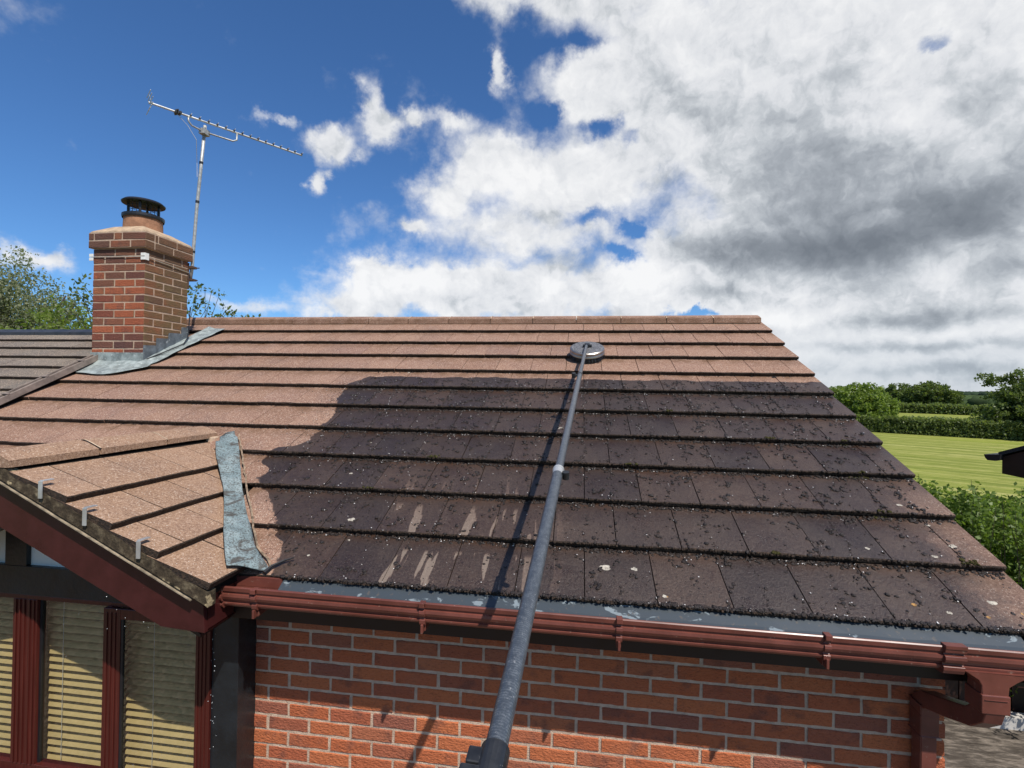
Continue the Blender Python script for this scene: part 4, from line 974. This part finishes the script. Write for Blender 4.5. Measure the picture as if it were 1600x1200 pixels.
for _ in range(260):        # splashed beyond the wash
    v = random.uniform(1.2, 2.0); u = wet_left(v)-abs(random.gauss(0, .14)); pts.append((u, v, random.choice((.002, .003, .004))))
lumps('moss_debris', pts, M_moss, kind='stuff', label='dark wet moss and grit washed across the soaked lower tiles', category='moss')
edge = []
for k in range(1, 12):
    v0 = (11-k)*G
    for _ in range(900):
        u = random.uniform(-4.6, UV-.01)
        if k > 7 and u < valley_x(v0)+.1: continue
        if k < 4 and CHX0 < u < CHX1+.1: continue
        edge.append((u, v0-random.uniform(.0, .007), random.choice((.002, .003, .0045, .006))))
lumps('edge_moss', edge, M_nose, flat=1.3, wofs=.026, kind='stuff', label='dry blackish moss clinging along the stepped tile edges', category='moss')
cush = []
for (u0, v0, n, s_) in ((1.56, .965, 26, .02), (1.50, .645, 16, .016), (.62, 1.63, 14, .014), (1.2, 1.31, 14, .014), (.3, .975, 12, .014), (-.9, .98, 14, .016), (-1.2, .65, 12, .013), (.9, .325, 14, .015), (1.7, .33, 20, .018), (1.62, 1.30, 12, .013)):
    for _ in range(n): cush.append((u0+random.gauss(0, s_), v0+abs(random.gauss(0, s_*.6)), random.choice((.005, .007, .009))))
lumps('moss_cushion', cush, simple('olive_moss', (.055, .05, .018), .9, .1, var=.5, vscale=80, bump=.8, bscale=200), flat=.8, kind='stuff', label='olive moss cushions left on the lower edges of some wet tiles', category='moss')
# wet glints among the grit, put in as near-white lumps
M_glint = simple('grit_glints', (.74, .70, .66), .2, .8)
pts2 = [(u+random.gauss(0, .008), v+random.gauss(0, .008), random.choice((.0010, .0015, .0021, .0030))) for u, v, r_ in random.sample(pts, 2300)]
lumps('grit_glints', pts2, M_glint, wofs=.003, kind='stuff', label='tiny grit lumps coloured near-white as wet glints among the moss on the tiles', category='grit glints')
# lichen blotches
def blotches(name, lst, material, **kw):
    g = M()
    for (u, v, r_) in lst:
        n = 14; ring_ = []; rs = [random.uniform(.6, 1.15) for _ in range(n)]
        for i in range(n): an = 2*math.pi*i/n; ring_.append((u+r_*.62*rs[i]*math.cos(an), v+r_*.5*rs[i]*math.sin(an)))
        c_ = RF(u, v, surf_w(v)+.0018); P = [RF(a_, b_, surf_w(b_)+.0012) for a_, b_ in ring_]; Q = [RF(a_, b_, surf_w(b_)-.002) for a_, b_ in ring_]
        g.add([c_]+P+Q, [(0, 1+i, 1+(i+1) % n) for i in range(n)]+[(1+i, 1+n+i, 1+n+(i+1) % n, 1+(i+1) % n) for i in range(n)])
    return part(g, name, material, roof_o, **kw)
blotches('lichen', [(.13, .2, .040), (.26, .2, .024), (-1.18, .40, .032), (-1.36, .80, .018), (-.12, 1.375, .032), (-1.48, 2.27, .02), (-1.33, 1.84, .011), (-1.37, 1.14, .010), (-1.14, .275, .012), (-1.29, .15, .014), (1.46, .07, .017), (1.32, .40, .018), (1.62, .72, .022), (1.58, .37, .02), (1.66, .14, .03), (.37, .05, .018), (1.7, .45, .03), (1.69, .6, .016)], M_lich, kind='stuff')
blotches('orange_lichen', [(1.35, .10, .017), (1.59, .06, .012), (1.73, .09, .016), (.38, .048, .008)], M_licho, kind='stuff')

# ------------------------------------------------------------------ the cleaning pole with its rotary brush
Abr = RF(.064, 0, 0); 
pb = Vector((-.128, .809, -.603))
top = Vector((.064, 4.464, .40)); dirp = (top-pb).normalized()
pole = empty('rotary_brush_pole', top, label='long grey carbon pole with round steel rotary brush head resting on the tiles', category='cleaning pole')
q_ = dirp.to_track_quat('Z', 'Y')
def pp(g, name, m_, world=True, **kw):
    o = g.build(name, m_, pole, **kw)
    if world: o.location = -Vector(pole.location)
    return o
def tq(t): return pb+(top-pb)*t
TC, TD = .288, .690
def section(t0, t1, r_):
    a0 = pb+(top-pb)*t0; L = (top-pb).length*(t1-t0); g = M(); g.tube([(0, 0, L*i/10) for i in range(11)], r_, 24)
    o = g.build('pole_section', M_pole, pole, smooth=True, auto=40); o.location = a0-top; o.rotation_mode = 'QUATERNION'; o.rotation_quaternion = q_
section(-.10, TC, .0192); section(TC-.005, TD, .0160); section(TD-.005, 1.012, .0138)
# which fraction lies at the collar: computed from the photograph geometry
def collar(t, r_, L=.012, m_=M_alu):
    g = M(); d = dirp*L/2; g.tube([tq(t)-d, tq(t)+d], r_, 20); return g
g = collar(TC, .0222, .012); g.tube([tq(TC)-dirp*.006, tq(TC)-dirp*.04], [.0210, .0198], 20); pp(g, 'locking_collar', M_alu)
side = dirp.cross(Vector((0, 0, 1))).normalized(); dn = side.cross(dirp)
g = M(); c_ = tq(TC-.008)+side*.031-dirp*.008; g.tube([c_-dn*.014, c_+dn*.014], .013, 12); g.tube([tq(TC-.0075)+side*.012, c_], .007, 8); pp(g, 'clamp_knob', M_blackp)
g = collar(TD, .0180, .03); c_ = tq(TD-.005)-side*.04; g.tube([tq(TD-.005), c_], .009, 8); g.tube([c_-dn*.016, c_+dn*.016], .014, 10); pp(g, 'locking_collar', M_blackp)
# hand clamp near the camera
g = M(); c0 = tq(-.004)
def ob(g, c_, a_, b_, cc, ha, hb, hc): g.hexa([c_+a_*sa*ha+b_*sb*hb+cc*sc*hc for sc in (-1, 1) for sb in (-1, 1) for sa in (-1, 1)])
g.tube([tq(-.03), tq(.000)], .0245, 20); ob(g, c0-side*.024-dirp*.010, side, dn, dirp, .018, .015, .014); ob(g, c0-side*.020-dirp*.05, side, dn, dirp, .028, .018, .022)
for k in range(3): ob(g, c0-side*(.032-.017*k)-dirp*.05+dn*.018, side, dn, dirp, .005, .003, .012)
pp(g, 'hand_clamp', M_blackp, bevel=.003)
# brush head lying on the roof
nrm = Vector((0, -SN, CS)); bc = RF(.066, 2.605, .012)
g = M(); g.lathe([(.02, .030), (.118, .028), (.135, .020), (.146, .008), (.146, -.005), (.02, -.01)], (0, 0, 0), (0, 0, 1), 40)
bm_ = M(); bm_.lathe([(.03, .068), (.142, .068), (.150, .062), (.152, .045), (.149, .040), (.152, .036), (.154, .022), (.146, .020)], (0, 0, 0), (0, 0, 1), 56)
qn = nrm.to_track_quat('Z', 'Y')
def bp(g, name, m_, **kw):
    o = g.build(name, m_, pole, **kw); o.location = bc-top; o.rotation_mode = 'QUATERNION'; o.rotation_quaternion = qn; return o
bp(bm_, 'brush_ring', M_steel, smooth=True, auto=30)
g = M(); g.lathe([(.001, .070), (.06, .0705), (.138, .0695), (.141, .066)], (0, 0, 0), (0, 0, 1), 48)
bp(g, 'brush_deck', simple('speckled_deck', (.19, .19, .195), .5, .5, .2, var=.2, vscale=30, spots=((.03, .03, .03), 130, .52)))
g = M()
for k in range(150):
    an = 2*math.pi*k/150; r1 = .135+.012*random.random(); r2 = r1+random.uniform(.0, .022)
    g.add([(r1*math.cos(an-.02), r1*math.sin(an-.02), .03), (r1*math.cos(an+.02), r1*math.sin(an+.02), .03), (r2*math.cos(an+.016), r2*math.sin(an+.016), -.012), (r2*math.cos(an-.016), r2*math.sin(an-.016), -.012)], [(0, 1, 2, 3)])
g.lathe([(.12, .03), (.135, -.01)], (0, 0, 0), n=30)
bp(g, 'bristles', M_blackm)
g = M(); hub = bc+nrm*.085
g.tube([bc+nrm*.06, bc+nrm*.10], .022, 14); g.tube([hub-Vector((.04, 0, 0)), hub+Vector((.04, 0, 0))], .012, 10); g.tube([hub, top+dirp*.02], .011, 10); pp(g, 'swivel_joint', M_blackp)
g = M()
for s_ in (1, -1): g.tube([top+dirp*.03+side*s_*.014, top-dirp*.02+side*s_*.016], .008, 8)
pp(g, 'yoke', M_blackp)

# ------------------------------------------------------------------ water drops falling at the eave and the post
wm, N = mat('water'); finish(N, (.8, .85, .88), .05, None, .8)
g = M()
def drop(p, r_): g.add([tuple(Vector(p)+Vector(tuple(q))*r_) for q in ico_v], [tuple(f) for f in ico_f.tolist()])
for _ in range(46): x = random.uniform(-1.35, 1.6); drop((x, 2.06+random.uniform(-.02, .02), -.93-random.random()**2*.04), random.uniform(.0012, .0026))
for _ in range(26): drop((-1.70+random.gauss(0, .008), 2.12, random.uniform(-1.75, -1.08)), random.uniform(.0009, .0018))
for _ in range(14): x = random.uniform(-2.1, -1.55); drop((x, 1.90, random.uniform(-1.10, -.93)), random.uniform(.0008, .0018))
g.build('water_drops', wm, kind='stuff', label='water drops dripping from the roof edge above the gutter', category='water drops')

# ------------------------------------------------------------------ garage at the right edge
gar = empty('garage', (4.46, 6.0, GROUND), label='dark boxed eave corner of a garage roof at the right edge over the field', category='garage')
gar.rotation_euler = (0, 0, R(-56))
z0 = -GROUND
M_gdark = simple('dark_brown_box', (.03, .015, .011), .45, .4, var=.2); M_gslate = simple('dark_slate', (.02, .021, .024), .6, .4, var=.3, vscale=20)
g = M(); g.prism([(.06, 0, z0-.62), (3.2, 0, z0+.85), (6.3, 0, z0-.62), (6.3, 0, z0-.66), (3.2, 0, z0+.80), (.06, 0, z0-.66)], (0, 6, 0)); g.build('roof', M_gslate, gar)
g = M(); g.prism([(.08, .03, z0-.67), (.16, .03, z0-.63), (.75, .03, z0-.36), (.75, .03, z0-.80), (.38, .03, z0-.885), (.08, .03, z0-.85)][::-1], (0, .35, 0)); g.build('boxed_eave', M_gdark, gar, bevel=.003)
g = M(); g.prism([(-.045, -.04, z0-.655), (.09, -.04, z0-.64), (.085, -.04, z0-.70), (.05, -.04, z0-.715), (-.015, -.04, z0-.715), (-.035, -.04, z0-.69)][::-1], (0, 6.06, 0)); g.build('gutter', M_blackm, gar)
g = M(); g.box(.75, 6.0, .25, 5.9, 0, z0-.45); g.build('wall', M_bw0, gar)
# pale kerb and drain cover seen below the gutter
g = M(); g.hexa([(x, y, z) for z in (GROUND+.012, GROUND+.12) for (y, sx) in ((5.12, 0), (5.22, 0)) for x in (3.75, 7.2)]); 
g.build('kerb', simple('pale_kerb', (.52, .50, .46), .8, .3), kind='structure')
fen = empty('added_shade_boards', (4.35, 5.30, GROUND), label='added dark boards standing in for the shade under the bush, beyond the path', category='shade boards')  # added boards, their dark colour stands in for the shade below the bush
for k in range(18):
    g = M(); g.box(-.07, .07, -.012, .012, .0, .62+.01*(k%3)); o = g.build('board', M_gdark, fen, bevel=.003); o.location = (-1.35+.15*k, 0, .02)
g = M(); g.box(-1.45, 1.3, .013, .05, .45, .52); g.build('rail', M_gdark, fen)

# ------------------------------------------------------------------ vegetation
def leaf_cloud(centers, per, spread, size, seed, droop=0., flat=1.):
    r_ = np.random.default_rng(seed); c_ = np.repeat(np.array(centers), per, 0); n = len(c_)
    d = r_.normal(0, 1, (n, 3)); d /= np.linalg.norm(d, axis=1)[:, None]; c_ = c_+d*(r_.uniform(0, 1, (n, 1))**.45)*spread*np.array([1, 1, flat])
    c_[:, 2] -= droop*r_.uniform(0, 1, n)
    a_ = r_.normal(0, 1, (n, 3)); a_[:, 2] -= droop*2; a_ /= np.linalg.norm(a_, axis=1)[:, None]
    b_ = np.cross(a_, r_.normal(0, 1, (n, 3))); b_ /= np.linalg.norm(b_, axis=1)[:, None]
    s_ = size*r_.uniform(.6, 1.35, (n, 1)); nn = np.cross(a_, b_)
    P = np.stack([c_-a_*s_*.5, c_+b_*s_*.30+nn*s_*.06, c_+a_*s_*.5, c_-b_*s_*.30+nn*s_*.06], 1).reshape(-1, 3)
    return P, np.arange(4*n).reshape(n, 4)
def crown_centers(ells, n, seed, shell=.55):
    r_ = np.random.default_rng(seed); out = []
    vol = np.array([e_[3]*e_[4]*e_[5] for e_ in ells])**.75; pr = vol/vol.sum()
    for _ in range(n):
        e_ = ells[r_.choice(len(ells), p=pr)]; d = r_.normal(0, 1, 3); d /= np.linalg.norm(d); q = shell+(1-shell)*r_.random()
        out.append((e_[0]+d[0]*e_[3]*q, e_[1]+d[1]*e_[4]*q, e_[2]+d[2]*e_[5]*q))
    return np.array(out)
def polar(azd, dist, z): return (math.sin(R(azd))*dist, math.cos(R(azd))*dist, z)
def tree(name, lab, cat, base, ells, lm, ncl, per, spread, size, seed, trunk_r=.15, droop=0., limbs=9, shell=.5, group=None, flat=.7, limb_r=None):
    kw = dict(label=lab, category=cat)
    if group: kw['group'] = group
    root = empty(name, base, **kw); B = np.array(base)
    cc = crown_centers(ells, ncl, seed, shell)
    P, F = leaf_cloud(cc, per, spread, size, seed+1, droop, flat); 
    link('crown', mesh_np('crown', P-B, F, lm), root)
    r_ = random.Random(seed); g = M(); top_ = Vector((float(np.mean([e_[0] for e_ in ells])), float(np.mean([e_[1] for e_ in ells])), float(np.mean([e_[2] for e_ in ells]))))-Vector(base)
    fork = top_*.45
    g.tube([(0, 0, -.1), fork*.5+Vector((r_.uniform(-.1, .1), 0, 0)), fork], [trunk_r, trunk_r*.8, trunk_r*.65], 8)
    for k in r_.sample(range(len(cc)), min(limbs, len(cc))):
        t_ = Vector(cc[k]-B); mid = fork.lerp(t_, .5)+Vector((r_.uniform(-1, 1), r_.uniform(-1, 1), r_.uniform(-.3, 1)))*(t_-fork).length*.13
        g.tube([fork*.9, fork.lerp(mid, .5), mid, t_], [trunk_r*.5, trunk_r*.36, trunk_r*.24, trunk_r*.08] if limb_r is None else [limb_r, limb_r*.7, limb_r*.45, limb_r*.2], 5)
    g.build('trunk', M_bark, root)
    return root
# leafy bush beside the verge, lower right
def big_bush():
    ells = []
    for az, d, zt in ((26, 7.9, -1.35), (29.5, 7.4, -1.30), (32.5, 7.1, -1.22), (36, 7.1, -1.22), (39.5, 7.2, -1.2), (43, 7.3, -1.2), (47, 7.4, -1.3), (31, 6.8, -1.6), (34.5, 6.7, -1.6), (38, 6.7, -1.6), (42, 6.8, -1.55)):
        x, y, _ = polar(az, d, 0); ells.append((x, y, zt-.42, .72, .62, .62) if d > 7 else (x, y, zt-.15, .65, .5, .45)); ells.append((x, y, zt-1.2, .8, .7, .75) if d > 7.15 else (x, y, zt-.5, .6, .5, .5))
    o = tree('leafy_bush', 'big bright green leafy bush growing right beside the roof verge', 'bush', polar(37, 6.6, GROUND), ells, L_bush, 1700, 56, .16, .046, 5, .06, limbs=40, shell=.8)
    # upright shoots standing above it
    r_ = random.Random(3); g = M(); cs = []
    for _ in range(46):
        az = r_.uniform(29, 46); d = r_.uniform(6.0, 7.2); h = r_.uniform(.10, .42); x, y, _ = polar(az, d, 0); z = -1.28
        g.tube([(x, y, z-.5), (x+r_.uniform(-.05, .05), y, z-.1), (x+r_.uniform(-.1, .1), y, z+h)], [.003, .0025, .0015], 4)
        for k in range(int(h*34)+3): t_ = k/(h*34+3); cs.append((x+r_.gauss(0, .03), y+r_.gauss(0, .03), z-.1+(h+.1)*t_))
    B = Vector(o.location); s_ = M(); s_.v = [tuple(Vector(p)-B) for p in g.v]; s_.f = g.f; s_.mi = g.mi; s_.build('shoot', M_bark, o)
    P, F = leaf_cloud(cs, 5, .06, .045, 9); link('shoot_leaves', mesh_np('shoot_leaves', P-np.array(B), F, L_bush), o)
big_bush()
# trees behind the neighbour's roof
def ell(az, d, el, ra, rz): x, y, _ = polar(az, d, 0); return (x, y, d*math.tan(R(el)), ra, ra, rz)
tree('weeping_tree', 'pale grey-green drooping tree above the grey roof, left edge of the photo', 'tree', polar(-55, 17, GROUND), [ell(-57, 17, 4.5, 2.2, 2.2), ell(-54, 17, 5, 1.6, 1.9), ell(-52.5, 17, 4.0, 1.2, 1.7), ell(-55.5, 17, 6.6, 1.0, .8), ell(-51.2, 17, 3, .8, 1.4), ell(-53.2, 17, 6.8, .5, .6)], L_will, 900, 52, .26, .065, 21, .22, droop=.4, limbs=70, shell=.25)
tree('twiggy_tree', 'thin open tree with sparse young leaves behind and either side of the chimney', 'tree', polar(-44, 11, GROUND), [ell(-49.5, 11, 6.6, .55, .75), ell(-48, 11, 8, .45, .55), ell(-44, 11, 7.5, 1.1, 1.0), ell(-40.8, 11, 8.2, .5, .55), ell(-39.5, 11, 7.2, .55, .35), ell(-37.2, 11, 6.6, .6, .16), ell(-47.5, 11, 10.5, .2, .2)], L_spar, 120, 9, .14, .075, 33, .10, limbs=60, shell=.1, limb_r=.02)
for i, (az, lb) in enumerate(((-50.2, 'green garden shrub peeping over the grey ridge just left of the chimney'), (-58, 'green garden shrub under the drooping tree at the far left'))):
    tree('garden_shrub', lb, 'shrub', polar(az, 13.5, GROUND), [ell(az, 13.5, 2.5, 1.0, 1.0), ell(az-1.5, 13.5, 2.3, .9, .9), ell(az+1.4, 13.5, 2.6, .7, .8)], L_fres, 150, 34, .2, .075, 41+i, .08, shell=.6, group='garden shrubs behind the grey roof')
# field trees
tree('round_field_tree', 'rounded bright green tree by the roof verge at the near hedge', 'tree', polar(28.2, 50, GROUND), [ell(27.9, 50, -1.2, 2.1, 1.8), ell(26.3, 50, -1.0, 1.7, 1.5), ell(29.2, 50, -1.5, 1.3, 1.1), ell(27.7, 50, -.1, 1.4, 1.0), ell(27, 50, -2.4, 2.2, 1.4), ell(29.0, 49, -2.6, 1.4, 1.1)], L_fres, 620, 34, .36, .20, 51, .25, shell=.7)
tree('domed_field_tree', 'dark domed tree standing alone beyond the second strip of field', 'tree', polar(32.75, 104, GROUND), [ell(32.7, 104, .0, 2.9, 1.7), ell(31.6, 104, -.35, 1.9, 1.2), ell(33.9, 104, -.4, 1.9, 1.2), ell(32.7, 104, .45, 1.6, 1.0)], L_oak, 330, 26, .55, .35, 52, .35, shell=.7)
tree('small_dark_tree', 'small dark tree left of the domed tree on the far hedge line', 'tree', polar(30.6, 118, GROUND), [ell(30.6, 118, -.05, 2.2, 1.9), ell(29.9, 118, -.3, 1.8, 1.5), ell(31.1, 118, -.3, 1.4, 1.4)], L_oak, 180, 22, .6, .4, 53, .3, shell=.7)
tree('gnarled_oak', 'large dark oak with bare upper branches at the right edge of the field', 'tree', polar(39.3, 50, GROUND), [ell(39.8, 50, .6, 1.6, 1.0), ell(38.3, 50, 1.2, 1.0, .7), ell(36.5, 50, 1.25, .9, .38), ell(37.6, 50, -.3, 1.2, .8), ell(39.0, 50, -.6, 1.9, 1.1), ell(41.5, 50, .5, 2.0, 1.4), ell(37.7, 49, -1.6, 1.5, .9), ell(40.0, 49, -1.8, 2.4, 1.3), ell(36.4, 49, -2.2, 1.1, .7), ell(38.4, 49.5, .1, 1.4, .8), ell(40, 50, 2.0, 1.0, .45)], L_oak, 900, 26, .34, .2, 54, .42, limbs=90, shell=.35, limb_r=.12)
# hedges: clipped, dense, uneven top
def hedge(name, lab, k_az0, k_az1, dist, h, th, n, size, lm, seed, k=R(34), wob=.18):
    r_ = np.random.default_rng(seed); az = np.radians(r_.uniform(k_az0, k_az1, n)); D = (dist+r_.uniform(0, th, n))/np.cos(az-k)
    face_ = r_.random(n) < .6; D = np.where(face_, (dist+r_.uniform(0, th*.25, n))/np.cos(az-k), D)
    top_ = h*(1+wob*np.sin(az*170)*np.sin(az*61+1)+.06*np.sin(az*700)); z = GROUND+np.where(face_, r_.uniform(.02, 1, n)*top_, top_*r_.uniform(.88, 1.06, n))
    cc = np.stack([np.sin(az)*D, np.cos(az)*D, z], -1); mid = R((k_az0+k_az1)/2); B = np.array((math.sin(mid)*dist, math.cos(mid)*dist, GROUND))
    root = empty(name, tuple(B), label=lab, category='hedge'); P, F = leaf_cloud(cc, 6, size*1.1, size, seed+1); link('foliage', mesh_np('foliage', P-B, F, lm), root)
    g = M(); m_ = 30; vs = []
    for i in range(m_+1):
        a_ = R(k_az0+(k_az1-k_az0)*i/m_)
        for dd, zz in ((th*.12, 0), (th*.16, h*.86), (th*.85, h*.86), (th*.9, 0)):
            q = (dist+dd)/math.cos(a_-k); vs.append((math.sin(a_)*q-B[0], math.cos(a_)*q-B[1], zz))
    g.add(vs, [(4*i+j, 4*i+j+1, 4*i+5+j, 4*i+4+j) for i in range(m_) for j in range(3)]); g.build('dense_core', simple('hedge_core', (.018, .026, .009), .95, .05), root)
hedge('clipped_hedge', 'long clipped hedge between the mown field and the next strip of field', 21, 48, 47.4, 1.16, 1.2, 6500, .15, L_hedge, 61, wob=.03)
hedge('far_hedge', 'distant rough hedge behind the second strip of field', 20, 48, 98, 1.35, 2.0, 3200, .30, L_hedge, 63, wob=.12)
def woods(name, lab, az0, az1, d0, d1, n, h, size, seed):
    r_ = np.random.default_rng(seed); az = np.radians(r_.uniform(az0, az1, n)); D = r_.uniform(d0, d1, n); B = np.array(polar((az0+az1)/2, d0, GROUND)); cs = []
    hh = (2.7+D*h)*r_.uniform(.6, 1.0, n); P_, F_ = [], []
    cen = np.stack([np.sin(az)*D, np.cos(az)*D, GROUND+hh*.55], -1)
    V = (ico_v[None]*rng.uniform(.7, 1.25, (n, 12, 1))); V[:, :, 0] *= (hh*1.3)[:, None]; V[:, :, 1] *= (hh*1.3)[:, None]; V[:, :, 2] *= (hh*.62)[:, None]
    P = (V+cen[:, None]).reshape(-1, 3); F = (ico_f[None]+12*np.arange(n)[:, None, None]).reshape(-1, 3)
    link(name, mesh_np(name, P, F, size), None, kind='stuff', label=lab, category='woodland')
M_wood1 = simple('mid_woodland', (.05, .075, .028), .95, .05, var=.45, vscale=.3); M_wood2 = simple('far_woodland', (.035, .055, .032), .95, .05, var=.3, vscale=.05)
woods('field_copse', 'band of mixed trees and hedgerows beyond the far field', 10, 60, 112, 420, 2600, -.0008, M_wood1, 71)
woods('distant_woodland', 'dark blue-green line of woods on the horizon', -5, 62, 600, 1700, 2600, .0042, M_wood2, 72)
# haze: a pale, even, closed volume from below the ground to above everything
